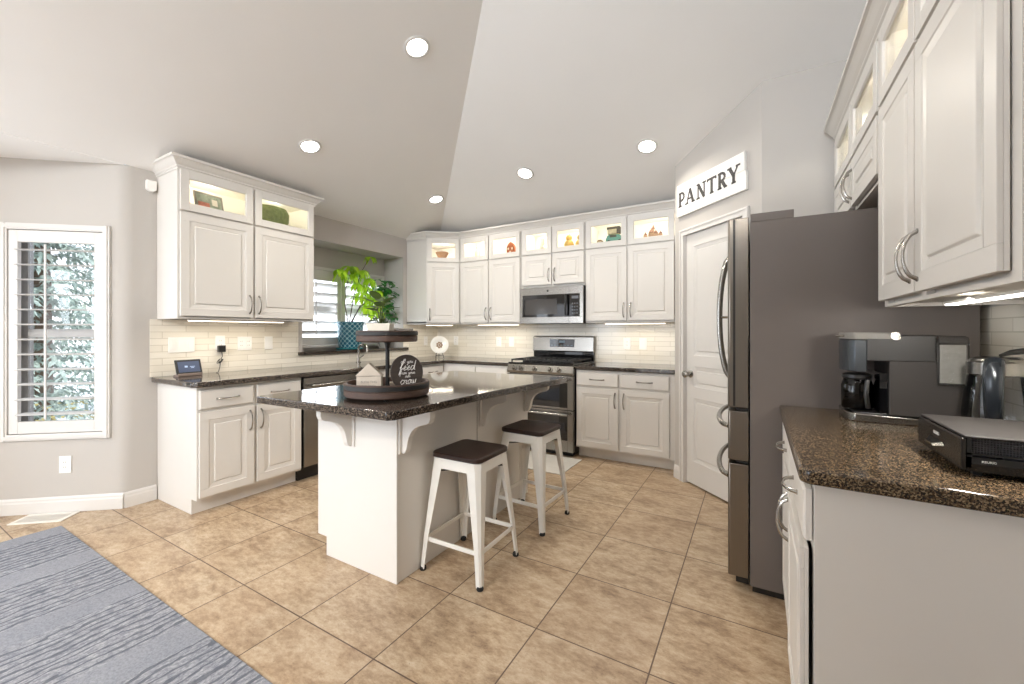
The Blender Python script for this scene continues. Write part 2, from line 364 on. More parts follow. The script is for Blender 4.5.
# ------------------------------------------------------------------ shuttered windows
def shutter_window(name, loc, ang, w_, z0, z1, panels, tilt, trim_=.05, rail=(.12, .11), d0=0, sill=True):
    """w_ wide opening (local x 0..w), interior on local -y; panels = [(x0,x1)]"""
    t = thing(name, '', ''); del t['label']; del t['category']; t['kind'] = 'structure'
    t.location = loc; t.rotation_euler = (0, 0, ang)
    f = MB()                                           # outer casing on the wall
    a = trim_
    for k, (i0, i1, d) in enumerate(((0, a, -.020), (a*.25, a*.75, -.028))):
        f.box(-a+i0, -a+i1, d, -.0005, z0-a, z1+a); f.box(w_+a-i1, w_+a-i0, d, -.0005, z0-a, z1+a)
        f.box(-a+i1, w_+a-i1, d, -.0005, z1+a-i1, z1+a-i0); f.box(-a+i1, w_+a-i1, d, -.0005, z0-a+i0, z0-a+i1)
    f.build('window_casing', TRIM, t, smooth=False)
    u = MB()                                           # vinyl window frame deeper in the wall
    fw = .05
    for x0, x1 in ((0, fw), (w_-fw, w_)): u.box(x0, x1, .07, .11, z0, z1)
    zm = (z0+z1)/2 - .01
    u.box(fw, w_-fw, .07, .11, z0, z0+fw); u.box(fw, w_-fw, .07, .11, z1-fw, z1); u.box(fw, w_-fw, .065, .11, zm-.03, zm+.03)
    u.build('window_frame', VINYL, t, smooth=False)
    MB().box(fw, w_-fw, .088, .092, z0+fw, z1-fw).build('window_pane', GLASS, t, smooth=False)
    for x0, x1 in panels:
        pn = MB(); st = .055; y0, y1 = -.012, .016
        pn.box(x0+.003, x0+st, y0, y1, z0+.004, z1-.004); pn.box(x1-st, x1-.003, y0, y1, z0+.004, z1-.004)
        pn.box(x0+st, x1-st, y0, y1, z0+.004, z0+rail[0]); pn.box(x0+st, x1-st, y0, y1, z1-rail[1], z1-.004)
        pp = pn.build('shutter_panel', TRIM, t, smooth=False, bev=.002)
        lo, hi = z0+rail[0], z1-rail[1]; nn = max(3, round((hi-lo)/.101)); stp = (hi-lo)/nn
        lv = MB()
        for k in range(nn):
            zc = lo + stp*(k+.5); prof = []
            for q in range(12):
                an = 2*PI*q/12; yy, zz = .0435*math.cos(an), .0055*math.sin(an)
                ct, s_ = math.cos(tilt), math.sin(tilt)
                prof.append((x0+st+.002, .002+yy*ct - zz*s_, zc + yy*s_ + zz*ct))
            lv.prism(prof, (x1-x0-2*st-.004, 0, 0))
        lv.build('louver', TRIM, pp)
        xr = x0+st+(x1-x0-2*st)*.42
        MB().box(xr-.005, xr+.005, -.052, -.044, lo+.02, hi-.02).build('tilt_rod', TRIM, pp, smooth=False)
    return t
n_bay = shutter_window('window_1', (XL + BD.x*OT1, 1.155 + BD.y*OT1, 0), BANG+PI, OT1-OT0, OZ0, OZ1, [(0, OT1-OT0)], R(4), trim_=.042, rail=(.085, .085))
shutter_window('window_2', (RB, WY0, 0), PI/2, WY1-WY0, WZ0, WZ1, [(0, (WY1-WY0)/2), ((WY1-WY0)/2, WY1-WY0)], R(-30), trim_=.03, rail=(.09, .12))
shutter_window('window_3', (bx, -1.16+.12, 0), PI/2, .68, .55, 1.95, [(0, .68)], R(4))
shutter_window('window_4', (bx, -1.16+.95, 0), PI/2, by+1.16-.12-.95, .55, 1.95, [(0, by+1.16-.12-.95)], R(4))
fr = MB()
for x in (dx0, (dx0+dx1)/2-.04, dx1-.08): fr.box(x, x+.08, YR-.09, YR-.04, 0, 2.35); fr.box(x, x+.08, YR-.09, YR-.04, 2.6, 3.3)
for z in (0, 2.27, 2.6, 3.22): fr.box(dx0, dx1, YR-.088, YR-.042, z, z+.08)
gd = struct(fr.build('door_1', TRIM, smooth=False))
g = MB(); g.box(dx0, dx1, YR-.067, YR-.063, .08, 2.27); g.box(dx0, dx1, YR-.067, YR-.063, 2.68, 3.22); g.build('door_pane', GLASS, gd, smooth=False)

# ------------------------------------------------------------------ pantry door
PROT = -PI/4
pd = thing('door_2', '', ''); del pd['label']; del pd['category']; pd['kind'] = 'structure'
pd.location = (Pw[0], Pw[1], 0); pd.rotation_euler = (0, 0, PROT)
def raised(mb, x0, x1, z0, z1, y, bevel=.03, dep=.009):
    mb.nested(x0, x1, z0, z1, [(0, 0), (.003, .003), (bevel*.95, .0065), (bevel, dep), (bevel+.003, dep), (bevel+.007, .0015), (bevel+.012, .001)], y)
def panel_slab(mb, x0, x1, z0, z1, y, th, holes):
    """slab front with rectangular raised panels stacked vertically: holes=(hx0,hx1,hz0,hz1)"""
    mb.box(x0, x1, y+.010, y+th, z0, z1)
    zs = z0
    for hx0, hx1, hz0, hz1 in holes:
        mb.box(x0, x1, y, y+.010, zs, hz0); mb.box(x0, hx0, y, y+.010, hz0, hz1); mb.box(hx1, x1, y, y+.010, hz0, hz1)
        raised(mb, hx0, hx1, hz0, hz1, y); zs = hz1
    mb.box(x0, x1, y, y+.010, zs, z1)
d = MB(); panel_slab(d, DT0+.006, DT1-.006, .015, 2.05, .012, .036, [(.225, .655, .20, .715), (.225, .655, .805, .97), (.225, .655, 1.06, 1.945)])
d.build('door_leaf', TRIM, pd, smooth=False)
c = MB()
for (y, i0, i1) in ((-.016, 0, .052), (-.022, .004, .018)):
    c.box(DT0-.052+i0, DT0-.052+i1, y, -.0005, 0, 2.05+.052-i0); c.box(DT1+.052-i1, DT1+.052-i0, y, -.0005, 0, 2.05+.052-i0)
    c.box(DT0-.052+i1, DT1+.052-i1, y, -.0005, 2.102-i1, 2.102-i0)
c.box(DT0, DT0+.004, 0, .10, 0, 2.06); c.box(DT1-.004, DT1, 0, .10, 0, 2.06); c.box(DT0, DT1, 0, .10, 2.056, 2.10)
c.build('door_casing', TRIM, pd, smooth=False)
k = MB(); k.lathe([(.030, .0), (.030, .006), (.012, .010), (.011, .032), (.022, .040), (.029, .052), (.029, .062), (.020, .072), (0.001, .075)], n=24, axis='y')
k.xf(Matrix.Translation((DT0+.06, .012, .905)) @ Matrix.Scale(-1, 4, (0, 1, 0))); k.build('door_knob', NICKEL, pd)

# ================================================================== CABINETRY
def bow(mb, p, axis, L=.140, out=.033, r=.0042, n=14):
    """bowed pull centred at p on a face whose outside is -y; axis 'x' or 'z'"""
    path = []
    for i in range(n+1):
        u = -1 + 2*i/n; o_ = out*(1-u*u)**.55 if abs(u) < 1 else 0
        path.append((p[0] + (u*L/2 if axis == 'x' else 0), p[1] - o_, p[2] + (u*L/2 if axis == 'z' else 0)))
    rs = [r*(1.5 - .5*math.cos(PI*(i/n-.5))) for i in range(n+1)]
    mb.tube(path, rs, 8)
    for s_ in (-1, 1):
        c = (p[0] + (s_*L/2 if axis == 'x' else 0), p[1]-.003, p[2] + (s_*L/2 if axis == 'z' else 0))
        mb.lathe([(r*1.7, 0), (r*1.7, .004)], (c[0], c[1], c[2]), 12, 'y')
def cab_door(parent, x0, x1, z0, z1, handle=None, y=-.022, fw=.055, ang=0, hinge='l'):
    """raised-panel door, handle = ('l'|'r', 'top'|'bottom')"""
    mb = MB(); w0 = x0 if hinge == 'l' else x1
    a, b_ = x0-w0, x1-w0
    panel_slab(mb, a, b_, z0, z1, 0, .019, [(a+fw, b_-fw, z0+fw, z1-fw)])
    o = mb.build('door', CAB, parent, smooth=False, bev=.0015)
    o.location = (w0, y, 0); o.rotation_euler = (0, 0, ang)
    if handle:
        hx = a+.028 if handle[0] == 'l' else b_-.028; hz_ = z0+.105 if handle[1] == 'bottom' else z1-.105
        h = MB(); bow(h, (hx, 0, hz_), 'z'); h.build('handle', NICKEL, o)
    return o
def glass_door(parent, x0, x1, z0, z1, y=-.022, fw=.052):
    mb = MB()
    mb.box(x0, x0+fw, y, y+.019, z0, z1); mb.box(x1-fw, x1, y, y+.019, z0, z1)
    mb.box(x0+fw, x1-fw, y, y+.019, z0, z0+fw); mb.box(x0+fw, x1-fw, y, y+.019, z1-fw, z1)
    i = fw; mb.nested(x0+i-.001, x1-i+.001, z0+i-.001, z1-i+.001, [(0, .001), (.006, .007), (.006, .012)], y, hole=True)
    o = mb.build('glass_door', CAB, parent, smooth=False, bev=.0015)
    MB().box(x0+fw-.004, x1-fw+.004, y+.010, y+.013, z0+fw-.004, z1-fw+.004).build('glass_pane', GLASS, o, smooth=False)
    return o
def drawer(parent, x0, x1, z0, z1, y=-.022):
    mb = MB(); mb.nested(x0, x1, z0, z1, [(0, .019), (0, .006), (.008, 0), (.01, 0)], y)
    mb.box(x0, x1, y+.0185, y+.0195, z0, z1)
    o = mb.build('drawer', CAB, parent, smooth=False)
    h = MB(); bow(h, ((x0+x1)/2, y, (z0+z1)/2), 'x'); h.build('handle', NICKEL, o); return o
ZG = 2.170   # shelf behind the glass doors
def upper_cabinet(label, loc, ang, w_, dep, doors, zb=1.345, zt=2.42, zd0=1.365, zd1=2.105, zg0=2.122, zg1=2.405, dw=None, hpos='bottom', light=1.3):
    t = thing('wall_cabinet', label, 'cabinet', (loc[0], loc[1], 0), ang)
    b = MB(); th = .018
    b.box(0, th, .0, dep, zb, zt); b.box(w_-th, w_, .0, dep, zb, zt)
    b.box(th, w_-th, .0195, dep-.006, zb+.012, zb+.03); b.box(th, w_-th, .0, dep-.006, zt-th, zt)
    # face frame
    xs = [d_[0] for d_ in doors] + [doors[-1][1]]
    ms = [((doors[k-1][1]+doors[k][0])/2-.02, (doors[k-1][1]+doors[k][0])/2+.02) for k in range(1, len(doors))]
    def rail(z0_, z1_):
        xa = .04
        for m0, m1 in ms: b.box(xa, m0, 0, .019, z0_, z1_); xa = m1
        b.box(xa, w_-.04, 0, .019, z0_, z1_)
    b.box(th, .04, 0, .019, zb, zt-th-.0005); b.box(w_-.04, w_-th, 0, .019, zb, zt-th-.0005)
    rail(zb, zb+.012); rail(zb+.0305, zb+.045); rail(zd1-.01, zg0+.043); rail(zt-.035, zt-th-.0005)
    for m0, m1 in ms: b.box(m0, m1, 0, .019, zb, zt-th-.0005)
    b.build('body', CAB, t, smooth=False)
    i = MB(); i.box(th+.001, w_-th-.001, dep-.006, dep, zb+.03, zt-th-.001); i.box(th+.001, w_-th-.001, .0195, dep-.006, ZG-.018 if zg0 > 2.1 else zg0+.03, ZG if zg0 > 2.1 else zg0+.045)
    i.box(th+.001, th+.003, .02, dep-.006, ZG, zt-th-.001); i.box(w_-th-.003, w_-th-.001, .02, dep-.006, ZG, zt-th-.001); i.box(th+.004, w_-th-.004, .02, dep-.006, zt-th-.004, zt-th-.001)
    i.build('lit_shelf_interior', CABIN, t, smooth=False)
    for k, (x0, x1) in enumerate(doors):
        one = len(doors) == 1
        side = ('l' if one else ('r' if k == 0 else 'l'))
        cab_door(t, x0, x1, zd0, zd1, (side, hpos), hinge='l' if side == 'r' else 'r')
        glass_door(t, x0, x1, zg0, zg1)
        ld = bpy.data.lights.new('cabinet_lamp', 'POINT'); ld.shadow_soft_size = .03; ld.energy = light; ld.color = (1, .96, .87)
        lo = bpy.data.objects.new('cabinet_lamp', ld); C.objects.link(lo); lo.parent = t; lo.location = ((x0+x1)/2, .10, zt-th-.045)
    return t
FD = .335
YF = 4.19; XF = -3.535; XFR = .426
upper_cabinet('tall white two-door wall cabinet with lit glass tops beside the bay wall', (XF, 1.343), PI/2, 1.052, FD-.002, [(.012, .506), (.522, 1.040)])
upper_cabinet('white two-door wall cabinet between the angled corner cabinet and the microwave', (-3.205, YF), 0, .872, FD-.002, [(.010, .425), (.438, .862)])
upper_cabinet('short white two-door cabinet directly above the microwave', (-2.330, YF), 0, .774, FD-.002, [(.015, .385), (.399, .762)], zb=1.750, zd0=1.775)
upper_cabinet('white two-door wall cabinet right of the microwave beside the pantry sign', (-1.553, YF), 0, .945, FD-.002, [(.008, .435), (.450, .885)])
upper_cabinet('white wall cabinet above the coffee maker at the picture edge', (XFR, 2.100), -PI/2, .955, XR-XFR-.002, [(.012, .425), (.437, .922)], zt=2.40, zg0=2.112, zg1=2.385, zd1=2.095, zd0=1.368)
tf = upper_cabinet('short white two-door cabinet above the fridge', (XFR, 3.145), -PI/2, 1.035, XR-XFR-.002, [(.012, .505), (.518, 1.022)], zb=1.850, zt=2.40, zd0=1.868, zg0=2.112, zg1=2.385, zd1=2.095)
# angled corner cabinet
t = thing('corner_wall_cabinet', 'angled white corner wall cabinet with one door and a lit glass top', 'cabinet', (0, 0, 0))
P1 = Vector((XF, 3.925, 0)); P2 = Vector((-3.212, YF, 0))
ca = math.atan2(P2.y-P1.y, P2.x-P1.x); cwid = (P2-P1).length
foot = [(XL+.003, 3.925), (XF, 3.925), (-3.212, YF), (-3.212, YB-.01), (XL+.003, YB-.01)]
b = MB(); b.box(XL+.003, XF, 3.925, 3.943, 1.345, 2.42); b.box(-3.230, -3.212, YF, YB-.01, 1.345, 2.42)
for z0_, z1_ in ((1.357, 1.375), (2.402, 2.42)): b.prism([(x, y, z0_) for x, y in foot], (0, 0, z1_-z0_))
fm = MB(); fm.box(0, .028, 0, .019, 1.345, 2.42); fm.box(cwid-.028, cwid, 0, .019, 1.345, 2.42)
fm.box(.028, cwid-.028, 0, .019, 1.345, 1.38); fm.box(.028, cwid-.028, 0, .019, 2.095, 2.165); fm.box(.028, cwid-.028, 0, .019, 2.385, 2.42)
fm.xf(Matrix.Translation(P1) @ Matrix.Rotation(ca, 4, 'Z')); b.v, b.f = b.v, b.f; b.add(fm.v, fm.f)
b.build('body', CAB, t, smooth=False)
i = MB(); i.prism([(x, y, ZG-.018) for x, y in [(XL+.01, 3.95), (XF-.02, 3.95), (-3.235, YF+.02), (-3.235, YB-.02), (XL+.01, YB-.02)]], (0, 0, .018))
i.box(XL+.01, XL+.014, 3.95, YB-.02, ZG, 2.40); i.box(XL+.014, -3.235, YB-.024, YB-.02, ZG, 2.40)
i.build('lit_shelf_interior', CABIN, t, smooth=False)
mb = MB(); panel_slab(mb, .014, cwid-.014, 1.365, 2.105, -.022, .019, [(.069, cwid-.069, 1.42, 2.05)])
mb.xf(Matrix.Translation(P1) @ Matrix.Rotation(ca, 4, 'Z')); do = mb.build('door', CAB, t, smooth=False, bev=.0015)
h = MB(); bow(h, (.042, -.022, 1.465), 'z'); h.xf(Matrix.Translation(P1) @ Matrix.Rotation(ca, 4, 'Z')); h.build('handle', NICKEL, do)
mb = MB(); x0, x1, z0_, z1_, fw, y = .014, cwid-.014, 2.122, 2.405, .052, -.022
mb.box(x0, x0+fw, y, y+.019, z0_, z1_); mb.box(x1-fw, x1, y, y+.019, z0_, z1_); mb.box(x0+fw, x1-fw, y, y+.019, z0_, z0_+fw); mb.box(x0+fw, x1-fw, y, y+.019, z1_-fw, z1_)
mb.xf(Matrix.Translation(P1) @ Matrix.Rotation(ca, 4, 'Z')); go = mb.build('glass_door', CAB, t, smooth=False, bev=.0015)
gp = MB().box(x0+fw-.004, x1-fw+.004, y+.010, y+.013, z0_+fw-.004, z1_-fw+.004); gp.xf(Matrix.Translation(P1) @ Matrix.Rotation(ca, 4, 'Z')); gp.build('glass_pane', GLASS, go, smooth=False)
ld = bpy.data.lights.new('cabinet_lamp', 'POINT'); ld.shadow_soft_size = .03; ld.energy = 2.0; ld.color = (1, .96, .87)
lo = bpy.data.objects.new('cabinet_lamp', ld); C.objects.link(lo); lo.parent = t; lo.location = (-3.52, 4.22, 2.355)

# crown mouldings swept along the cabinet tops
def crown(path, label, zb=2.405, prof=None):
    """path: plan points of the cabinet faces, outside on the right of travel"""
    prof = prof or [(0, 0), (.006, 0), (.006, .012), (.014, .018), (.014, .026), (.026, .038), (.040, .056), (.048, .064), (.060, .068), (.060, .085), (0, .085)]
    P = [Vector((p[0], p[1])) for p in path]; loops = []
    for i, p in enumerate(P):
        d0 = (P[i]-P[i-1]).normalized() if i > 0 else None; d1 = (P[i+1]-P[i]).normalized() if i < len(P)-1 else None
        nrm = lambda d_: Vector((d_.y, -d_.x))
        if d0 is None: m_ = nrm(d1)
        elif d1 is None: m_ = nrm(d0)
        else:
            m_ = (nrm(d0)+nrm(d1)); m_ = m_ / m_.dot(nrm(d0))
        loops.append([(p.x + m_.x*a, p.y + m_.y*a, zb+h_) for a, h_ in prof])
    o = MB().loft(loops).build('crown_molding', CAB, smooth=False); tag(o, label, 'molding'); return o
crown([(XL+.003, 1.343), (XF+.012, 1.343), (XF+.012, 2.395), (XL+.003, 2.395)], 'white crown molding capping the tall cabinet beside the bay wall')
crown([(XL+.003, 3.925), (XF+.006, 3.925), (-3.205, YF-.012), (-.612, YF-.012)], 'long white crown molding over the corner, microwave and pantry-side cabinets')
crown([(XFR-.012, 3.140), (XFR-.012, 1.145), (XR-.003, 1.145)], 'white crown molding over the fridge and coffee maker cabinets', zb=2.393)

# under-cabinet light strips
def strip(label, loc, rz, L, mat=LED, power=5, col=WARM, tilt=0):
    t = thing('light_strip', label, 'light', loc, rz, 'under-cabinet light strips')
    MB().box(-L/2, L/2, -.014, .014, .004, .012).build('housing', WHITEP, t, smooth=False)
    MB().box(-L/2+.005, L/2-.005, -.011, .011, 0, .0045).build('diffuser', mat, t, smooth=False)
    ld = bpy.data.lights.new('strip_lamp', 'AREA'); ld.shape = 'RECTANGLE'; ld.size = L; ld.size_y = .03; ld.energy = power; ld.color = col
    o = bpy.data.objects.new('strip_lamp', ld); C.objects.link(o); o.parent = t; o.location = (0, 0, -.004); o.rotation_euler = (0, tilt, 0)
strip('glowing strip under the tall cabinet beside the bay wall', (-3.62, 1.80, 1.330), PI/2, .72, power=1.9)
strip('glowing strip under the angled corner cabinet', (-3.50, 4.13, 1.330), ca, .34, power=1.0)
strip('glowing strip under the cabinet left of the microwave', (-2.69, 4.25, 1.330), 0, .58, power=1.7)
strip('glowing strip under the cabinet right of the microwave', (-1.06, 4.25, 1.330), 0, .60, power=1.7)
strip('bright white strip under the cabinet above the coffee maker', (.52, 1.55, 1.332), PI/2, .52, LEDW, power=7.5, col=(1, .95, .88), tilt=-R(12))

# base cabinets ---------------------------------------------------
def base_cabinet(label, loc, ang, w_, dep, cols, end=None, toe=True, door_ang=0, zt=.872, drawers=True):
    t = thing('base_cabinet', label, 'cabinet', (loc[0], loc[1], 0), ang)
    b = MB(); th = .018
    for x0, x1 in ((0, th), (w_-th, w_)):
        b.prism([(x0, .075, 0.001), (x0, dep, 0.001), (x0, dep, zt), (x0, 0, zt), (x0, 0, .105), (x0, .075, .105)], (x1-x0, 0, 0))
    b.box(th, w_-th, .075, .090, .001, .105); b.box(th, w_-th, .0195, dep-.006, .105, .123); b.box(th, w_-th, dep-.006, dep, .105, zt)
    b.box(th, w_-th, .0195, dep-.006, zt-.012, zt)
    ms = [(th, .05)] + [((cols[k-1][1]+cols[k][0])/2-.02, (cols[k-1][1]+cols[k][0])/2+.02) for k in range(1, len(cols))] + [(w_-.05, w_-th)]
    for m0, m1 in ms: b.box(m0, m1, 0, .019, .105, zt)
    for (m0, m1), (q0, q1) in zip(ms, ms[1:]):
        for z0_, z1_ in ((.105, .125), (.690, .725), (.850, zt)): b.box(m1, q0, 0, .019, z0_, z1_)
    b.build('body', CAB, t, smooth=False)
    n_ = len(cols)
    for k, (x0, x1) in enumerate(cols):
        if drawers: drawer(t, x0, x1, .722, .852)
        side = 'r' if k % 2 == 0 and n_ > 1 else 'l'
        if n_ == 1: side = 'r'
        cab_door(t, x0, x1, .125, .702 if drawers else .852, (side, 'top'), hinge='l' if side == 'r' else 'r', ang=door_ang if k == n_-1 else 0)
    return t
XBF = -3.255; YBF = 3.915; XRF = .125
base_cabinet('white base cabinet with two drawers beside the bay wall, under the tablet display', (XBF, 1.345), PI/2, .745, XBF-XL-.004, [(.010, .362), (.385, .735)])
base_cabinet('white sink cabinet under the window, right of the dishwasher', (XBF, 2.705), PI/2, .78, XBF-XL-.004, [(.02, .385), (.395, .76)])
base_cabinet('white corner base cabinet between the sink cabinet and the back wall run', (XBF, 3.487), PI/2, .424, XBF-XL-.004, [(.02, .404)])
base_cabinet('narrow white base cabinet between the room corner and the range', (-3.253, YBF), 0, .923, YB-YBF-.004, [(.06, .475), (.49, .903)])
base_cabinet('white base cabinet with two drawers between the range and the pantry', (-1.550, YBF), 0, .935, YB-YBF-.004, [(.012, .425), (.452, .885)])
tr = base_cabinet('white base cabinet with pale end panel under the speckled brown counter', (XRF, 2.265), -PI/2, .995, XR-XRF-.004, [(.02, .485), (.505, .975)], door_ang=0)
for ch in list(tr.children):
    if ch.name.startswith('door') and ch.location.x > .9: ch.location.y -= .007

# counters
def counter(label, pts, mat, z1=.914, th=.038, bev=.008):
    b = MB(); b.prism([(x, y, z1-th) for x, y in pts], (0, 0, th))
    o = b.build('countertop', mat, smooth=True, bev=bev, seg=3); tag(o, label, 'countertop'); return o
counter('brown granite counter running along the sink wall into the corner', [(XL+.009, 1.305), (-3.235, 1.305), (-3.205, 1.335), (-3.205, 3.885), (-2.330, 3.885), (-2.330, YB-.010), (XL+.009, YB-.010)], GRAN)
counter('brown granite counter between the range and the pantry', [(-1.552, 3.885), (-.610, 3.885), (-.610, YB-.010), (-1.552, YB-.010)], GRAN)
counter('speckled brown granite counter holding the coffee maker', [(.093, 2.283), (.093, 1.262), (.110, 1.242), (XR-.009, 1.225), (XR-.009, 2.283)], GRANR)
isl_top = [(-2.255, 1.203), (-1.335, 1.237), (-1.313, 1.262), (-1.305, 1.55), (-1.295, 1.90), (-1.265, 2.25), (-1.230, 2.60), (-1.200, 2.83), (-1.222, 2.868), (-2.250, 2.868), (-2.265, 2.85), (-2.262, 1.210)]
counter('dark granite island top with a gently bowed right edge', isl_top, GRAN, bev=.010)
o = MB().box(RB+.001, XL+.030, 2.502, 3.858, 1.021, 1.052).box(XL+.001, XL+.030, 2.450, 2.502, 1.021, 1.052).box(XL+.001, XL+.030, 3.858, 3.930, 1.021, 1.052).build('window_ledge', GRAN, smooth=False)
tag(o, 'granite ledge below the sink window under the teal pot', 'ledge')

# island ---------------------------------------------------------
t = thing('kitchen_island', 'white kitchen island with curved corbels and a pale panelled end', 'island', (-1.535, 1.485, 0))
IW, IL = .615, 1.375
b = MB()
b.prism([(0, 0, .001), (-IW+.075, 0, .001), (-IW+.075, 0, .105), (-IW, 0, .105), (-IW, 0, .870), (0, 0, .870)], (0, IL, 0))
b.build('body', CAB, t, smooth=False, bev=.001)
b = MB()
for y in (.690,): b.box(.0005, .003, y-.0015, y+.0015, .002, .868)
b.build('panel_seam', M('seam_shadow_gap', '#8d857b', .7), t, smooth=False)
b = MB(); b.box(.0005, .004, 0, .012, .002, .868); b.build('corner_trim', CAB, t, smooth=False)
def corbel():
    q = [(0, .222)]
    prof = [(0, 0), (.018, 0), (.028, .006), (.036, .022), (.042, .05), (.052, .085), (.070, .115), (.098, .138), (.132, .152), (.165, .160), (.185, .172), (.192, .190), (.192, .225), (0, .225)]
    m_ = MB(); m_.prism([(-.017, -a, h_) for a, h_ in prof], (.034, 0, 0)); m_.box(-.035, .035, -.008, 0, -.002, .223); return m_
CZ = .870-.226
for (x, y, rz) in ((.0045, .045, PI/2), (.0045, .745, PI/2), (.0045, 1.340, PI/2), (-.335, -.0005, 0)):
    m_ = corbel(); o = m_.build('corbel', CAB, t, smooth=False, bev=.002); o.location = (x, y, CZ); o.rotation_euler = (0, 0, rz)

# ================================================================== APPLIANCES
# dishwasher
t = thing('dishwasher', 'stainless dishwasher with a towel-bar handle left of the sink', 'dishwasher', (XBF, 2.097, 0), PI/2)
MB().box(0, .60, .0, .58, .10, .868).build('body', BLACK, t, smooth=False)
MB().box(.0, .60, .06, .50, .001, .10).build('toe_kick', BLACK, t, smooth=False)
o = MB().box(.006, .594, -.026, -.001, .125, .865).build('door', STEEL, t, smooth=False, bev=.004)
h = MB(); h.tube([(.05, -.07, .80), (.55, -.07, .80)], .011, 10); h.tube([(.07, -.07, .80), (.07, -.026, .80)], .008); h.tube([(.53, -.07, .80), (.53, -.026, .80)], .008); h.build('handle', STEEL, o)

# microwave
t = thing('microwave', 'stainless over-range microwave with a black window', 'microwave', (-2.318, 4.130, 1.342), 0)
b = MB(); b.box(.004, .756, .02, YB-4.130-.010, 0, .398); b.build('body', BLACK, t, smooth=False)
f = MB(); zt, zb_, wx1 = .315, .072, .700
f.box(0, .76, -.004, .020, zt, .398); f.box(0, .76, -.004, .020, 0.002, zb_); f.box(0, .035, -.004, .020, zb_, zt); f.box(.722, .76, -.004, .020, zb_, zt)
f.build('front_frame', STEEL, t, smooth=False, bev=.002)
MB().box(.035, .722, .0, .020, zb_, zt).build('door_glass', BLACKG, t, smooth=False)
MB().box(.07, .46, -.001, .0005, zb_+.028, zt-.045).build('inner_window', M('smoked_window', '#413e3c', .12, var=.05), t, smooth=False)
h = MB(); h.tube([(.575, -.035, .085), (.575, -.042, .14), (.575, -.042, .25), (.575, -.035, .305)], .012, 10); h.build('handle', BLACK, t)
MB().box(.600, .601, -.0055, -.0035, 0, .398).build('door_gap', DARK, t, smooth=False)
MB().lathe([(.012, -.0055), (.012, -.003)], (.35, 0, .357), 16, 'y').build('badge', COFFEE, t)
g = MB()
for r_ in range(4):
    for c_ in range(3): g.box(.632+c_*.026, .646+c_*.026, -.0015, .0002, .10+r_*.034, .116+r_*.034)
g.box(.630, .706, -.0015, .0002, .262, .292); g.build('control_panel', M('dim_key_grey', '#5d6066', .4), t, smooth=False)

# range
t = thing('gas_range', 'stainless double-oven gas range with black grates', 'range', (-2.318, 3.880, 0), 0)
W_ = .758; RD = YB-3.880-.010
b = MB(); b.box(.002, W_-.002, .02, RD-.03, .03, .900); b.build('body', BLACK, t, smooth=False)
MB().box(.03, W_-.03, .03, RD-.06, 0.001, .03).build('foot_base', BLACK, t, smooth=False)
b = MB(); b.prism([(0, .02, .815), (0, -.030, .815), (0, -.036, .840), (0, -.012, .905), (0, .02, .908)], (W_, 0, 0)); b.build('control_fascia', STEEL, t, smooth=False, bev=.002)
o = MB().box(.002, W_-.002, -.012, RD-.04, .908, .926).build('cooktop', BLACKG, t, smooth=False, bev=.004)
for kx in (.085, .165, .325, .505, .600):
    k = MB(); k.lathe([(.026, 0), (.026, .006), (.021, .010), (.020, .030), (.017, .034), (.001, .034)], n=20, axis='y'); k.xf(Matrix.Scale(-1, 4, (0, 1, 0)))
    k.box(-.004, .004, -.040, -.030, -.019, .019)
    o = k.build('knob', STEEL, t); o.location = (kx, -.028, .866); o.rotation_euler = (R(-20), 0, 0)
for gx in (.02, .262, .504):                       # three grates
    g = MB(); gw = .234; y0, y1 = .03, .56; zz = .958
    for y in (y0, y1, (y0+y1)/2): g.box(gx, gx+gw, y-.006, y+.006, zz-.014, zz)
    for x in (gx+.006, gx+gw-.006): g.box(x-.006, x+.006, y0, y1, zz-.014, zz)
    for yc in (y0+.13, y1-.13):
        for a in range(4):
            ang = PI/4 + a*PI/2; g.tube([(gx+gw/2+.03*math.cos(ang), yc+.03*math.sin(ang), zz-.006), (gx+gw/2+.115*math.cos(ang), yc+.115*math.sin(ang), zz-.006)], .006, 6)
    for x in (gx+.006, gx+gw-.006):
        for y in (y0, y1): g.box(x-.006, x+.006, y-.006, y+.006, .926, zz-.014)
    g.build('grate', BLACKM, t, smooth=False)
    bn = MB()
    for yc in (y0+.13, y1-.13): bn.lathe([(.045, .926), (.045, .936), (.030, .938), (.030, .946), (.001, .946)], (gx+gw/2, yc, 0), 20)
    bn.build('burner', BLACKM, t)
# ovens
def oven_door(z0_, z1_, wz0, wz1):
    q_ = .06; f = MB(); f.box(0, q_, -.028, .018, z0_, z1_); f.box(W_-q_, W_, -.028, .018, z0_, z1_); f.box(q_, W_-q_, -.028, .018, z0_, wz0); f.box(q_, W_-q_, -.028, .018, wz1, z1_)
    o = f.build('oven_door', STEEL, t, smooth=False, bev=.002)
    MB().box(q_, W_-q_, -.025, .010, wz0, wz1).build('oven_window', BLACKG, o, smooth=False)
    h = MB(); h.tube([(.04, -.078, z1_-.035), (W_-.04, -.078, z1_-.035)], .013, 12)
    for x in (.06, W_-.06): h.tube([(x, -.078, z1_-.035), (x, -.028, z1_-.035)], .010)
    h.build('handle', STEEL, o)
oven_door(.470, .808, .490, .738); oven_door(.050, .462, .165, .405)
bgd = MB(); y1 = RD-.002; y0 = y1-.055
bgd.prism([(0, y0+.008, 1.02), (0, y1, 1.02), (0, y1, 1.205), (0, y0+.030, 1.205), (0, y0, 1.19), (0, y0-.010, 1.03)], (W_, 0, 0))
bgd.build('backguard', STEEL, t, smooth=False, bev=.003)
MB().box(0.002, W_-.002, y0+.012, y1, .9265, 1.019).build('rear_vent', BLACKG, t, smooth=False)
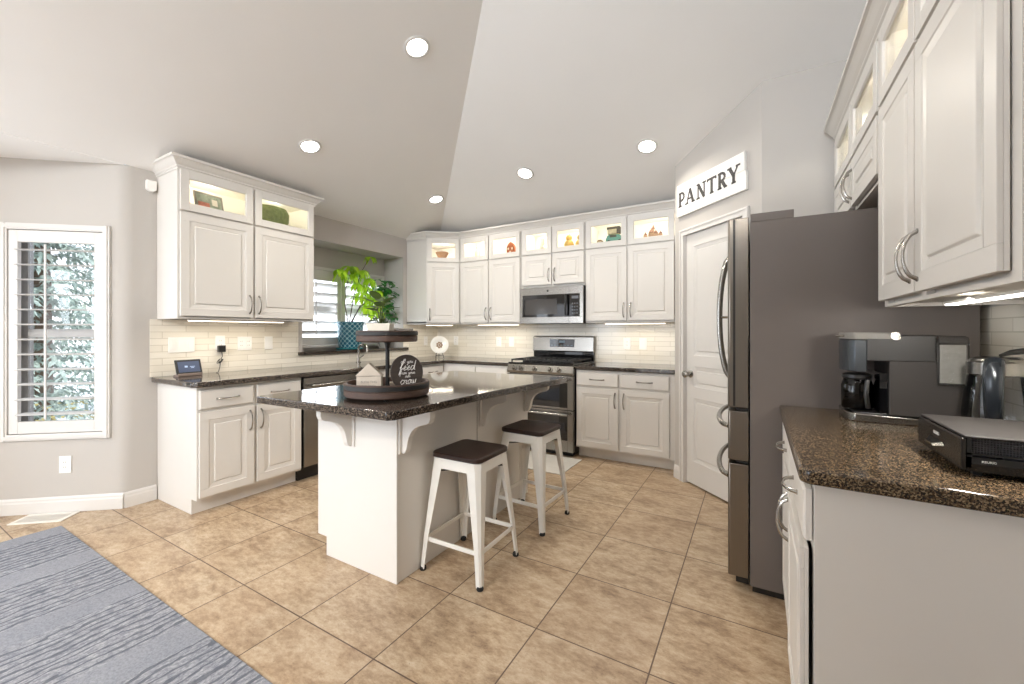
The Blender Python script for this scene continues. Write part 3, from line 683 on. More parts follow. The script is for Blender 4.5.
MB().box(.225, .530, y0-.009, y0+.004, 1.075, 1.165).build('display_panel', BLACKG, t, smooth=False)
b = MB(); b.box(.345, .415, y0-.011, y0-.0095, 1.125, 1.150)
for i_ in range(7): b.box(.24+i_*.041, .262+i_*.041, y0-.011, y0-.0095, 1.092, 1.098)
b.build('display_marks', emis('dim_display', '#6a7a84', .35), t, smooth=False)

# fridge
t = thing('fridge', 'tall stainless french-door fridge with two freezer drawers and a taupe side', 'fridge', (0, 0, 0))
FY0, FY1, FX = 2.293, 3.155, -.025
b = MB(); b.box(FX, XR-.035, FY0, FY1, .035, 1.775); b.build('body', FRIDGE, t, smooth=False, bev=.003)
MB().box(FX+.01, XR-.05, FY0+.02, FY1-.02, .001, .035).build('foot_base', BLACK, t, smooth=False)
for y_ in (FY0+.008, FY1-.10): MB().box(FX+.002, .150, y_, y_+.092, 1.776, 1.815).build('hinge_cover', FRIDGE, t, smooth=False, bev=.003)
ym = (FY0+FY1)/2
def fdoor(name, y0_, y1_, z0_, z1_):
    X0, X1 = FX-.006, FX-.094                       # stainless skin, gently crowned front
    loop = [(X0, y0_), (X1+.006, y0_), (X1, y0_+.008)] + [(X1-.010*math.sin(PI*k_/8), y0_+.008+(y1_-y0_-.016)*k_/8) for k_ in range(1, 8)] + [(X1, y1_-.008), (X1+.006, y1_), (X0, y1_)]
    o = MB().prism([(x, y, z0_) for x, y in loop], (0, 0, z1_-z0_)).build(name, STEELD, t, bev=.003)
    return o
d1 = fdoor('door', FY0, ym-.003, .885, 1.800); d2 = fdoor('door', ym+.003, FY1, .885, 1.800)
f1 = fdoor('freezer_drawer', FY0, FY1, .628, .865); f2 = fdoor('freezer_drawer', FY0, FY1, .065, .610)
for z_, z2_ in ((.612, .626), (.867, .883), (.03, .063)): MB().box(FX-.060, FX-.005, FY0+.02, FY1-.02, z_, z2_).build('gasket', BLACK, t, smooth=False)
MB().box(FX-.072, FX-.062, FY0-.0012, FY0, .890, 1.795).build('door_seam', BLACK, d1, smooth=False)
for dd_, yy in ((d1, ym-.045), (d2, ym+.045)):
    h = MB(); x0_ = FX-.098; pth = []
    for i_ in range(17):
        u = -1+2*i_/16; pth.append((x0_-.062*(1-u*u)**.6 if abs(u) < 1 else x0_+.004, yy, 1.335+u*.36))
    h.tube(pth, [.0125]*17, 12); h.tube([(x0_, yy, 1.335), (x0_-.055, yy, 1.335)], .006); h.build('handle', STEEL, dd_)
for dd_, zz in ((f1, .775), (f2, .525)):
    h = MB(); x0_ = FX-.096; pth = []
    for i_ in range(17):
        u = -1+2*i_/16; pth.append((x0_-.062*(1-u*u)**.6 if abs(u) < 1 else x0_+.004, ym+u*.35, zz))
    h.tube(pth, [.0130]*17, 12); h.build('handle', STEEL, dd_)

# ================================================================== STOOLS
def stool(loc, rz, label):
    t = thing('bar_stool', label, 'stool', loc, rz, 'white metal bar stools at the island')
    HS = .592; tw, bw = .152, .192
    # seat
    def rr(w_, r_, z, n=6):
        L = []
        for cx_, cy_, a0 in ((w_-r_, w_-r_, 0), (-w_+r_, w_-r_, PI/2), (-w_+r_, -w_+r_, PI), (w_-r_, -w_+r_, 1.5*PI)):
            for k_ in range(n+1): a = a0 + PI/2*k_/n; L.append((cx_+r_*math.cos(a), cy_+r_*math.sin(a), z))
        return L
    MB().loft([rr(.150, .035, HS), rr(.155, .038, HS+.004), rr(.155, .038, HS+.022), rr(.150, .035, HS+.027)]).build('seat', WOODD, t)
    MB().loft([rr(.153, .04, HS-.052), rr(.148, .038, HS-.001)], cap=False).add(*(lambda L: (L, [tuple(range(len(L)))]))(rr(.148, .038, HS-.002))).build('seat_frame', STOOLW, t)
    for sx in (-1, 1):
        for sy in (-1, 1):
            def sec(cx_, cy_, w_, z, tk=.003, ch=.012):
                P_ = [(0, -ch), (-ch, 0), (-w_, 0), (-w_, -tk), (-ch-tk*.4, -tk), (-tk, -ch-tk*.4), (-tk, -w_), (0, -w_)]
                return [(sx*(cx_+a), sy*(cy_+c_), z) for a, c_ in P_]
            lg = MB().loft([sec(bw, bw, .028, .012, ch=.008), sec((bw*.72+tw*.28), (bw*.72+tw*.28), .036, HS*.30, ch=.010), sec(tw, tw, .072, HS-.045, ch=.022), sec(tw-.002, tw-.002, .076, HS-.004, ch=.026)])
            o = lg.build('leg', STOOLW, t, smooth=False)
            MB().lathe([(.016, .0005), (.018, .006), (.016, .018), (.012, .02)], (sx*(bw-.013), sy*(bw-.013), 0), 12).build('rubber_foot', RUBBER, o)
    zb_ = .165; q = bw*.74+tw*.26-.006
    for a in range(4):
        br = MB().box(-q+.004, q-.004, q-.010, q-.001, zb_-.011, zb_+.011); br.xf(Matrix.Rotation(a*PI/2, 4, 'Z')); br.build('stretcher', STOOLW, t, smooth=False, bev=.002)
    cr = MB(); 
    for a in (PI/4, 3*PI/4): cr.add(*[(lambda m_: (m_.v, m_.f))(MB().box(-.19, .19, -.008, .008, HS-.080, HS-.076).xf(Matrix.Rotation(a, 4, 'Z')))][0])
    cr.build('cross_brace', BLACKM, t, smooth=False)
    return t
stool((-1.335, 1.835, 0), R(1), 'white metal stool with dark wood seat, nearer the island end panel')
stool((-1.305, 2.485, 0), R(-2), 'white metal stool with dark wood seat, nearer the range and mat')

# ================================================================== FLOOR THINGS
def rug_mat():
    m, n, l, b = newmat('grey_blue_rug'); v = coord(n)
    s = n.new('ShaderNodeSeparateXYZ'); l.new(v, s.inputs[0])
    mp = n.new('ShaderNodeMapping'); mp.inputs['Scale'].default_value = (6, 2.2, 1); l.new(v, mp.inputs[0])
    wob = mathn(n, l, 'MULTIPLY', mathn(n, l, 'SUBTRACT', noise(n, l, mp.outputs[0], 1.6, 3, .6), .5), .10)
    band = mathn(n, l, 'SINE', mathn(n, l, 'MULTIPLY', mathn(n, l, 'ADD', s.outputs[0], 2.4585), 2*PI/.59))         # broad plain / lined bands
    plain = ramp(n, l, band, [(.0, (1, 1, 1, 1)), (.001, (1, 1, 1, 1))])
    mk = mathn(n, l, 'GREATER_THAN', band, -.68)
    xx = mathn(n, l, 'ADD', s.outputs[0], mathn(n, l, 'MULTIPLY', wob, mk))
    st = mathn(n, l, 'SINE', mathn(n, l, 'MULTIPLY', xx, 2*PI/.041))
    st = mathn(n, l, 'GREATER_THAN', mathn(n, l, 'ADD', st, mathn(n, l, 'MULTIPLY', noise(n, l, v, 26, 3), .9)), 1.05)
    st = mathn(n, l, 'MULTIPLY', st, mk)
    pile = noise(n, l, v, 120, 4, .8); big = noise(n, l, v, 2.2, 3)
    c = mixc(n, l, big, hexc('#84878f'), hexc('#a0a1a7'))
    c = mixc(n, l, mathn(n, l, 'MULTIPLY', mk, .55), c, mixc(n, l, ramp(n, l, noise(n, l, mp.outputs[0], 14, 5, .75), [(.38, (0, 0, 0, 1)), (.62, (1, 1, 1, 1))]), hexc('#5f6370'), hexc('#c2c1c2')))
    c = mixc(n, l, mathn(n, l, 'MULTIPLY', st, .72), c, hexc('#4e515c'))
    c = mixc(n, l, ramp(n, l, pile, [(.35, (.5, .5, .5, 1)), (.6, (0, 0, 0, 1))]), c, hexc('#5c6069'))
    l.new(c, b.inputs['Base Color']); b.inputs['Roughness'].default_value = .95; b.inputs['Specular IOR Level'].default_value = .1
    bp = n.new('ShaderNodeBump'); bp.inputs['Strength'].default_value = .8; bp.inputs['Distance'].default_value = .004
    l.new(mathn(n, l, 'SUBTRACT', pile, mathn(n, l, 'MULTIPLY', st, .8)), bp.inputs['Height']); l.new(bp.outputs[0], b.inputs['Normal'])
    return m
o = MB().box(-3.84, -1.10, -1.4, .840, .001, .011).build('area_rug', rug_mat(), smooth=False, bev=.004)
tag(o, 'grey-blue rug with wavy dark stripes beside the bay window', 'rug')
b = MB().box(-2.22, -1.462, 3.345, 3.835, .001, .008)
m, n, l, bs = newmat('pale_mat'); v = coord(n); mp = n.new('ShaderNodeMapping'); mp.inputs['Scale'].default_value = (3, 60, 1); l.new(v, mp.inputs[0])
l.new(mixc(n, l, noise(n, l, mp.outputs[0], 2, 3), hexc('#bcb8b1'), hexc('#d9d5cd')), bs.inputs['Base Color']); bs.inputs['Roughness'].default_value = .9
tag(b.build('floor_mat', m, smooth=False, bev=.002), 'pale grey ribbed mat on the tiles in front of the range', 'mat')
# floor vent
t = thing('floor_vent', 'white slotted floor vent below the bay window beside the rug', 'vent', (-4.107, .820, .001), BANG)
f = MB(); f.box(-.148, .148, -.075, -.055, 0, .006); f.box(-.148, .148, .055, .075, 0, .006); f.box(-.148, -.128, -.055, .055, 0, .006); f.box(.128, .148, -.055, .055, 0, .006); f.build('frame', VENTM, t, smooth=False)
sl = MB()
for i_ in range(20): sl.box(-.124+i_*.0131, -.118+i_*.0131, -.055, .055, .001, .005)
sl.box(-.128, .128, -.003, .003, .001, .005); sl.build('slats', VENTM, t, smooth=False)
MB().box(-.128, .128, -.055, .055, 0, .001).build('backing', M('vent_backing', '#8b857f', .7), t, smooth=False)

# ================================================================== WALL PLATES
def plate(label, loc, rz, w_=.072, h_=.118, kind='outlet', gangs=1, name='wall_outlet'):
    t = thing(name, label, 'outlet' if name == 'wall_outlet' else 'switch', loc, rz, 'outlets and switches on the tiled walls')
    MB().box(-w_/2, w_/2, -.006, 0, -h_/2, h_/2).build('cover_plate', WHITEP, t, smooth=False, bev=.002)
    d_ = MB(); x = MB()
    for g_ in range(gangs):
        c_ = -w_/2 + w_*(g_+.5)/gangs
        d_.box(c_-.017, c_+.017, -.0085, -.006, -.034, .034)
        if kind == 'outlet':
            for zz in (-.017, .017):
                for s_ in (-.006, .006): x.box(c_+s_-.0012, c_+s_+.0012, -.0089, -.0083, zz-.005, zz+.005)
        else: x.box(c_-.014, c_+.014, -.0105, -.0083, -.004, .030)
    d_.build('socket' if kind == 'outlet' else 'rocker', WHITEP, t, smooth=False, bev=.001)
    x.build('slots' if kind == 'outlet' else 'toggle', M('slot_grey', '#6e6a66', .5) if kind == 'outlet' else WHITEP, t, smooth=False)
    return t
LX = XL+.008; BY = YB-.008
plate('three-gang white switch plate above the tablet display', (LX, 1.495, 1.150), PI/2, .172, .118, 'switch', 3, 'light_switch')
plate('white outlet holding the black charger left of the double outlet', (LX, 1.765, 1.160), PI/2)
plate('double white outlet right of the charger on the sink wall', (LX, 1.958, 1.150), PI/2, .118, .118, 'outlet', 2)
plate('single white switch right of the double outlet, under the tall cabinet end', (LX, 2.165, 1.150), PI/2, .072, .118, 'switch', 1, 'light_switch')
plate('white outlet on the sink wall between the window ledge and the corner plate', (LX, 4.27, 1.13), PI/2)
plate('white outlet right of the decorative plate in the corner', (-3.535, BY, 1.130), 0)
plate('white outlet left of the range, farther of the pair from the range', (-2.845, BY, 1.125), 0)
plate('white switch left of the range, nearer of the pair to the range', (-2.655, BY, 1.125), 0, kind='switch', name='light_switch')
plate('white outlet right of the range, nearer of the pair to the range', (-1.205, BY, 1.125), 0, .078, .125)
plate('white switch right of the range, nearer of the pair to the pantry', (-1.035, BY, 1.125), 0, .078, .125, kind='switch', name='light_switch')
p_ = Vector((XL, 1.155, 0)) + BD*.352
plate('white outlet on the grey wall below the bay window', (p_.x+.001, p_.y-.001, .330), BANG+PI)
# alarm sensor
t = thing('motion_sensor', 'small white wall sensor beside the crown of the tall left cabinet', 'sensor', (XL+.001, 1.302, 2.325), PI/2)
MB().prism([(-.03, 0, -.025), (-.012, 0, -.04), (.012, 0, -.04), (.03, 0, -.025), (.03, 0, .04), (-.03, 0, .04)], (0, -.035, 0)).build('housing', WHITEP, t, smooth=False, bev=.004)

# ceiling lights
def downlight(label, x, y, side):
    z = Z0 + (SL*(x-XL) if side == 'L' else SB*(YB-y))
    rot = (0, -math.atan(SL), 0) if side == 'L' else (-math.atan(SB), 0, 0)
    t = thing('recessed_light', label, 'ceiling light', (x, y, z-.002), rot=rot, group='recessed ceiling lights')
    MB().lathe([(.062, 0), (.085, 0), (.085, -.004), (.078, -.008), (.066, -.006), (.062, 0)], n=40, cap=False).build('trim_ring', TRIM, t)
    MB().lathe([(.064, -.004), (.050, -.006), (.001, -.006)], n=40).build('lens', LENS, t)
    d_ = bpy.data.lights.new('downlight_lamp', 'AREA'); d_.shape = 'DISK'; d_.size = .12; d_.energy = 6.5; d_.color = WW; d_.spread = R(150)
    o = bpy.data.objects.new('downlight_lamp', d_); C.objects.link(o); o.parent = t; o.location = (0, 0, -.02)
downlight('glowing recessed ceiling light above the island end, largest of the five', -1.892, 2.011, 'L')
downlight('glowing recessed ceiling light nearest the tall left cabinet', -3.034, 2.025, 'L')
downlight('glowing recessed ceiling light nearest the angled corner cabinet', -3.041, 3.530, 'L')
downlight('glowing recessed ceiling light above the microwave area', -1.913, 3.509, 'B')
downlight('glowing recessed ceiling light nearest the pantry sign', -.772, 3.507, 'B')
for (x, y) in ((-1.8, -2.0), (-.6, -2.6)):
    area('floor_bounce_fill', (x, y, 3.0), (0, 0, 0), .3, .3, 65, WW)  # unseen lamps without fixtures, added to bounce floor light onto the ceiling

# ================================================================== PANTRY SIGN
t = thing('pantry_sign', 'white plank sign reading PANTRY above the pantry door', 'sign', (Pw[0], Pw[1], 0), PROT)
MB().box(.055, .778, -.022, -.002, 2.352, 2.482).build('plank', WOODW, t, smooth=False, bev=.002)
MB().box(.055, .792, -.022, -.002, 2.217, 2.350).build('plank', WOODW, t, smooth=False, bev=.002)
L_ = MB(); yy = -.0245; hz0, hz1 = 2.294, 2.412; Hh = hz1-hz0
def st(x0, z0_, x1, z1_, w_):
    x0, x1, w_ = .100+(x0-.100)*1.10, .100+(x1-.100)*1.10, w_*1.45
    d_ = Vector((x1-x0, z1_-z0_)); n_ = Vector((-d_.y, d_.x)).normalized()*w_/2
    L_.prism([(x0+n_.x, yy, hz0+z0_+n_.y), (x0-n_.x, yy, hz0+z0_-n_.y), (x1-n_.x, yy, hz0+z1_-n_.y), (x1+n_.x, yy, hz0+z1_+n_.y)], (0, .002, 0))
def serif(x, z): st(x-.018, z, x+.018, z, .009)
def bowl(x, z0_, z1_, rx, w_):
    zc, rz_ = (z0_+z1_)/2, (z1_-z0_)/2; pts = []
    for k_ in range(9): a = -PI/2+PI*k_/8; pts.append((x+.014+(rx-.014)*math.cos(a), zc+rz_*math.sin(a)))
    pts = [(x, z0_)] + pts + [(x, z1_)]
    for (a, b_), (c_, d_) in zip(pts, pts[1:]): st(a, b_, c_, d_, w_)
TH, TN = .017, .009
x = .100
st(x, 0, x, Hh, TH); serif(x, .0045); st(x-.016, Hh-.0045, x+.01, Hh-.0045, .009); bowl(x, Hh*.42, Hh-.006, .046, .013)      # P
x += .112; st(x-.036, 0, x, Hh, TN); st(x, Hh, x+.036, 0, TH); st(x-.022, Hh*.33, x+.022, Hh*.33, TN); serif(x-.036, .0045); serif(x+.036, .0045)   # A
x += .088; st(x, 0, x, Hh, TN); st(x, Hh, x+.062, 0, TH); st(x+.062, 0, x+.062, Hh, TN); serif(x, .0045); st(x-.016, Hh-.0045, x+.006, Hh-.0045, .009); serif(x+.062, Hh-.0045)   # N
x += .135; st(x, 0, x, Hh, TH); serif(x, .0045); st(x-.040, Hh-.006, x+.040, Hh-.006, .012); st(x-.040, Hh-.022, x-.040, Hh, .008); st(x+.040, Hh-.022, x+.040, Hh, .008)   # T
x += .074; st(x, 0, x, Hh, TH); serif(x, .0045); st(x-.016, Hh-.0045, x+.01, Hh-.0045, .009); bowl(x, Hh*.48, Hh-.006, .046, .013); st(x+.020, Hh*.48, x+.052, 0, TH); st(x+.046, .0045, x+.066, .0045, .009)   # R
x += .122; st(x, 0, x, Hh*.5, TH); serif(x, .0045); st(x, Hh*.45, x-.036, Hh, TH); st(x, Hh*.45, x+.036, Hh, TN); serif(x-.036, Hh-.0045); serif(x+.036, Hh-.0045)   # Y
L_.build('lettering', M('sign_letter_grey', '#4b4745', .7, var=.25, vs=40), t, smooth=False)

# ================================================================== COUNTER THINGS, right
# coffee maker: local x = world x, front faces -x
t = thing('coffee_maker', 'dark grey coffee maker with a glass carafe and clear water tank', 'coffee maker', (.300, 2.000, .9145))
DPT = .235
b = MB(); b.loft([[(.02, .0, 0), (.0, .03, 0), (-.005, DPT/2, 0), (.0, DPT-.03, 0), (.02, DPT, 0), (.33, DPT, 0), (.33, 0, 0)], [(.02, .0, .030), (.0, .03, .030), (-.005, DPT/2, .030), (.0, DPT-.03, .030), (.02, DPT, .030), (.33, DPT, .024), (.33, 0, .024)]]); b.build('base', STEEL, t, bev=.003)
b = MB(); b.box(.02, .115, .012, DPT-.012, .0302, .034); b.build('drip_tray', BLACK, t, smooth=False, bev=.002)
b = MB(); b.box(.118, .320, .004, DPT-.004, .0305, .322); b.build('body', COFFEE, t, smooth=False, bev=.004)
MB().box(.055, .244, .0025, DPT-.003, .228, .3225).build('upper_housing', M('glossy_charcoal', '#1d1b1a', .42, var=.1), t, smooth=False, bev=.003)
b = MB(); b.box(.095, .1175, .02, DPT-.02, .032, .184); b.build('carafe_recess', BLACKG, t, smooth=False)
hd = [(.056, .002), (.020, .002), (.0, .03), (-.010, DPT/2), (.0, DPT-.03), (.020, DPT-.002), (.056, DPT-.002)]
b = MB(); b.prism([(x, y, .186) for x, y in hd], (0, 0, .120)); b.build('brew_head', M('charcoal_head', '#4d5257', .25, .6, var=.05), t, bev=.004)
b = MB(); b.prism([(x, y, .307) for x, y in hd[1:-1] + [(.150, DPT-.004), (.150, .002)]], (0, 0, .026)); o = b.build('lid', LIDM, t, bev=.004)
MB().tube([(-.03, DPT*.25, .320), (.005, DPT*.25, .320)], .004).build('lid_lever', STEEL, o)
MB().lathe([(.014, -.001), (.014, .0015), (.001, .0015)], (.135, 0, .320), 20, 'y').build('lid_button', NICKEL, o)
ca_ = MB(); ca_.lathe([(.046, .035), (.050, .042), (.050, .125), (.044, .145), (.041, .152)], (.045, DPT/2, 0), 28, cap=False); co = ca_.build('carafe', GLASSK, t)
MB().lathe([(.041, .150), (.046, .155), (.046, .168), (.030, .174), (.001, .174)], (.045, DPT/2, 0), 28).build('carafe_lid', BLACK, co)
h = MB(); h.tube([(.075, DPT/2-.03, .155), (.060, .02, .150), (.055, .012, .10), (.062, .020, .05)], .008, 8); h.build('carafe_handle', BLACK, co)
MB().lathe([(.045, .036), (.048, .043), (.048, .065), (.001, .065)], (.045, DPT/2, 0), 28).build('coffee', M('coffee_liquid', '#1c0f08', .1), co)
tk = MB(); tk.box(.243, .322, -.014, .003, .150, .315); tk.build('water_tank', GLASSC, t, smooth=False, bev=.006)
MB().box(.245, .320, -.010, .002, .296, .318).build('tank_cap', COFFEE, t, smooth=False, bev=.003)
MB().box(.250, .315, -.0035, .003, .158, .290).build('tank_inner', M('frosted_tank', '#96938d', .3, var=.12, vs=60), t, smooth=False)

# coffee pod drawer
PX0, PX1, PY0, PY1 = .420, .765, 1.372, 1.675
t = thing('pod_drawer', 'black coffee pod drawer with mesh windows on the speckled counter', 'drawer box', (PX0, PY0, .9145))
DX, DYY = PX1-PX0, PY1-PY0
MB().box(0, DX, 0, DYY, .088, .094).build('top_panel', M('pewter_top', '#353230', .5, 0, var=.22, vs=24, spec=.3), t, smooth=False, bev=.003)
b = MB(); b.box(.004, DX, .002, DYY, .012, .020); b.box(DX-.01, DX, .002, DYY, .02, .088); b.box(.004, DX-.01, DYY-.01, DYY, .02, .088)
for x in (.004, .15, DX-.02): b.box(x, x+.008, .002, .010, .02, .088)
b.box(.004, DX, .002, .006, .020, .045); b.box(.004, DX, .002, .006, .050, .054); b.build('body', BLACKG, t, smooth=False)
o = MB().box(-.006, .003, .001, DYY-.001, .012, .087).build('drawer_front', M('black_drawer_front', '#26221f', .25, .3), t, smooth=False, bev=.003)
h = MB(); h.loft([[(-.007, .10, .045), (-.007, .21, .045), (-.007, .20, .052), (-.007, .11, .052)], [(-.022, .125, .038), (-.022, .185, .038), (-.022, .178, .043), (-.022, .132, .043)]]); h.build('handle', STEEL, o, smooth=False)
vs, fs = text_mesh('KEURIG', .011, .0004)
lt = MB().add(vs, fs); lt.xf(Matrix.Translation((-.0068, .155, .067)) @ Matrix.Rotation(-PI/2, 4, 'Z') @ Matrix.Rotation(PI/2, 4, 'X')); lt.build('lettering', WHITEP, o, smooth=False)
ms = MB()
for i_ in range(62): ms.box(.014+i_*.0051, .0148+i_*.0051, .012, .014, .05, .088)
for i_ in range(8): ms.box(.012, DX-.012, .012, .014, .052+i_*.0051, .0528+i_*.0051)
ms.build('mesh_window', M('grey_mesh_metal', '#77767a', .4, .7), t, smooth=False)
pds = MB()
for i_ in range(6):
    for j in range(4): pds.lathe([(.017, .021), (.023, .060), (.024, .064), (.001, .064)], (.045+i_*.052, .045+j*.06, 0), 14)
pds.build('drawer_pods', M('pod_plastic', '#4a4a50', .5, var=.3, vs=20), t)
ft = MB()
for x in (.02, DX-.03):
    for y in (.02, DYY-.03): ft.box(x, x+.015, y, y+.015, 0, .012)
ft.build('foot', RUBBER, t, smooth=False)
mk_ = MB(); vs, fs = text_mesh('KEURIG', .007, .0003); mk_.add(vs, fs); mk_.xf(Matrix.Translation((.040, .0014, .036)) @ Matrix.Rotation(PI/2, 4, 'X')); mk_.build('logo', WHITEP, t, smooth=False)

# kettle
t = thing('electric_kettle', 'glass electric kettle with a dark handle behind the pod drawer', 'kettle', (.655, 1.900, .9145))
MB().lathe([(.078, 0), (.080, .006), (.076, .022), (.001, .022)], n=36).build('power_base', BLACK, t)
MB().lathe([(.074, .023), (.078, .030), (.080, .075), (.076, .12), (.066, .20)], n=36, cap=False).build('glass_body', GLASSC, t)
MB().lathe([(.077, .0225), (.078, .044), (.001, .044)], n=36).build('heater_ring', STEEL, t)
MB().lathe([(.066, .200), (.069, .203), (.069, .240), (.064, .245), (.064, .20)], n=36, cap=False).build('steel_collar', STEEL, t)
o = MB().lathe([(.063, .243), (.060, .250), (.045, .257), (.001, .259)], n=36).build('lid', STEEL, t)
MB().tube([(-.005, -.03, .262), (.02, -.02, .272), (.050, -.01, .276), (.070, 0, .278)], [.005, .008, .010, .009], 8).build('lid_lever', BLACK, o)
hd_dir = Vector((-.40, -.92, 0)).normalized(); sd = Vector((-hd_dir.y, hd_dir.x, 0))
h = MB(); lp = []
for (u, z, w2, th_) in ((.060, .246, .020, .010), (.085, .247, .021, .012), (.105, .232, .022, .013), (.115, .20, .022, .013), (.116, .15, .021, .012), (.108, .10, .020, .011), (.094, .065, .018, .009), (.080, .045, .015, .006)):
    c_ = hd_dir*u; up_ = Vector((0, 0, 1)); 
    tng = hd_dir if u < .1 and z > .22 else up_
    nn_ = up_ if tng is hd_dir else hd_dir
    lp.append([tuple(c_ + Vector((0, 0, z)) + sd*(w2*math.cos(a)) + nn_*(th_*math.sin(a))) for a in [2*PI*k_/12 for k_ in range(12)]])
h.loft(lp); ho = h.build('handle', M('kettle_handle_dark', '#24282d', .22, .4), t)
# ================================================================== LEFT COUNTER THINGS
t = thing('smart_display', 'small tilted tablet display on the counter beside the bay wall', 'tablet', (-3.720, 1.495, .9145), PI/2+R(8))
rt_ = Matrix.Rotation(R(-16), 4, 'X')
b = MB().box(-.090, .090, -.006, .004, .012, .128); b.xf(rt_); b.build('case', BLACK, t, smooth=False, bev=.004)
b = MB().box(-.074, .074, -.0068, -.0058, .030, .112); b.xf(rt_); o = b.build('screen', emis('display_blue_grey', '#3b465e', .5), t, smooth=False)
b = MB().box(-.030, -.010, -.0074, -.0066, .066, .080); b.box(.006, .040, -.0074, -.0066, .070, .074); b.box(.012, .034, -.0074, -.0066, .060, .064); b.xf(rt_); b.build('screen_mark', emis('display_mark', '#9fb0ca', .6), o, smooth=False)
MB().prism([(-.085, -.008, .0), (-.085, .060, .0), (-.085, .050, .012), (-.085, .006, .022), (-.085, -.010, .020)], (.170, 0, 0)).build('stand', M('display_stand', '#8b7c74', .7), t, smooth=False, bev=.003)
t = thing('phone_charger', 'black plug-in charger with a short bundled cord above the counter', 'charger', (LX+.0092, 1.765, 1.118), PI/2)
MB().box(-.026, .026, -.032, -.001, -.035, .020).build('adapter', BLACK, t, smooth=False, bev=.003)
cb_ = MB(); cb_.tube([(0, -.02, -.035), (.004, -.02, -.07), (-.004, -.018, -.095)], .0028, 6)
pts = [(-.012+.022*math.cos(a*1.3)*math.sin(a*.31+.5), -.018+.008*math.sin(a*.9), -.110+.018*math.sin(a*1.7)) for a in [k_*.35 for k_ in range(40)]]
cb_.tube(pts, .0026, 6); cb_.tube([(-.01, -.018, -.12), (-.015, -.02, -.16), (-.03, -.03, -.198), (-.05, -.045, -.1995)], .0026, 6); cb_.build('cord', BLACK, t)

# decorative plate on easel
t = thing('decorative_plate', 'round white plate with a brown motif in the counter corner', 'plate', (-3.44, 4.06, .9145), PI/4)
zc = .172; q = Matrix.Translation((0, -.004, zc)) @ Matrix.Rotation(R(-12), 4, 'X')
m_ = MB(); m_.lathe([(.001, .006), (.060, .006), (.068, 0), (.108, -.008), (.112, -.006), (.110, -.002), (.070, .006), (.062, .011), (.001, .011)], n=48, axis='y'); m_.xf(q); m_.build('dish', M('glazed_white', '#f1eee6', .15), t)
mo = MB()
for k_ in range(7):
    a = 2*PI*k_/7; mo.lathe([(.013, 0), (.013, .0012)], (.030*math.cos(a), .0035, .030*math.sin(a)), 10, 'y')
mo.lathe([(.014, 0), (.014, .0014)], (0, .0035, 0), 14, 'y'); mo.xf(q); mo.build('motif', M('brown_motif', '#a07f62', .5, var=.3, vs=60), t)
e = MB(); pts = [(-.05, -.045, .004), (-.045, -.035, .045), (-.045, -.010, .040), (-.030, .02, .10), (0, .05, .19)]
e.tube(pts, .004, 6); e.tube([(-x, y, z) for x, y, z in pts], .004, 6); e.tube([(-.045, -.012, .042), (.045, -.012, .042)], .004, 6); e.tube([(0, .05, .19), (0, .085, .004)], .004, 6)
to = thing('plate_easel', 'dark wire easel holding the round white plate', 'easel', (-3.44, 4.06, .9145), PI/4)
e.build('wire_frame', BLACKM, to)

# faucet & sink
t = thing('kitchen_faucet', 'tall nickel gooseneck faucet below the window ledge', 'faucet', (-3.78, 3.10, .9145))
MB().lathe([(.026, 0), (.026, .006), (.018, .010), (.016, .05), (.001, .05)], n=24).build('base', NICKEL, t)
pts = [(0, 0, .04), (0, 0, .145)] + [(.07-.07*math.cos(a), 0, .145+.055*math.sin(a)) for a in [PI*k_/8 for k_ in range(1, 9)]] + [(.14, 0, .115)]
MB().tube(pts, .011, 12).build('spout', NICKEL, t); MB().tube([(0, .015, .045), (0, .07, .075)], .007, 8).build('lever', NICKEL, t)

# ================================================================== TIERED TRAY
TC = (-1.680, 1.564)
t = thing('tiered_tray', 'two-tier round brown wooden tray with a black centre post on the island', 'tray', (TC[0], TC[1], .9145))
def ring_tray(name, r_, z, h_, fl):
    b = MB(); b.lathe([(r_-.006, z), (r_, z+.006), (r_, z+h_*.50), (r_-.004, z+h_*.52), (r_-.004, z+h_*.60), (r_, z+h_*.62), (r_, z+h_), (r_-.014, z+h_), (r_-.016, z+fl), (.001, z+fl)], n=56)
    o = b.build(name, WOODT, t)
    bb = MB(); bb.lathe([(r_+.0005, z+h_*.58), (r_+.0025, z+h_*.60), (r_+.0025, z+h_*.88), (r_+.0005, z+h_*.90)], n=56, cap=False); bb.build('metal_band', BLACKM, o); return o
o = ring_tray('lower_tray', .215, .008, .068, .020)
ft = MB()
for k_ in range(4): a = PI/4+k_*PI/2; ft.lathe([(.014, 0), (.014, .010)], (.15*math.cos(a), .15*math.sin(a), 0), 12)
ft.build('foot', BLACKM, t)
ring_tray('upper_tray', .155, .284, .058, .020)
MB().lathe([(.026, .027), (.014, .034), (.0105, .06), (.0105, .25), (.016, .278), (.03, .284)], n=20).build('post', BLACKM, t)
CR = Vector((math.cos(YAW), math.sin(YAW), 0)); CF = Vector((-math.sin(YAW), math.cos(YAW), 0))
def tp(a, b_, z): p = Vector((TC[0], TC[1], 0)) + CR*a + CF*b_; return (p.x, p.y, z)
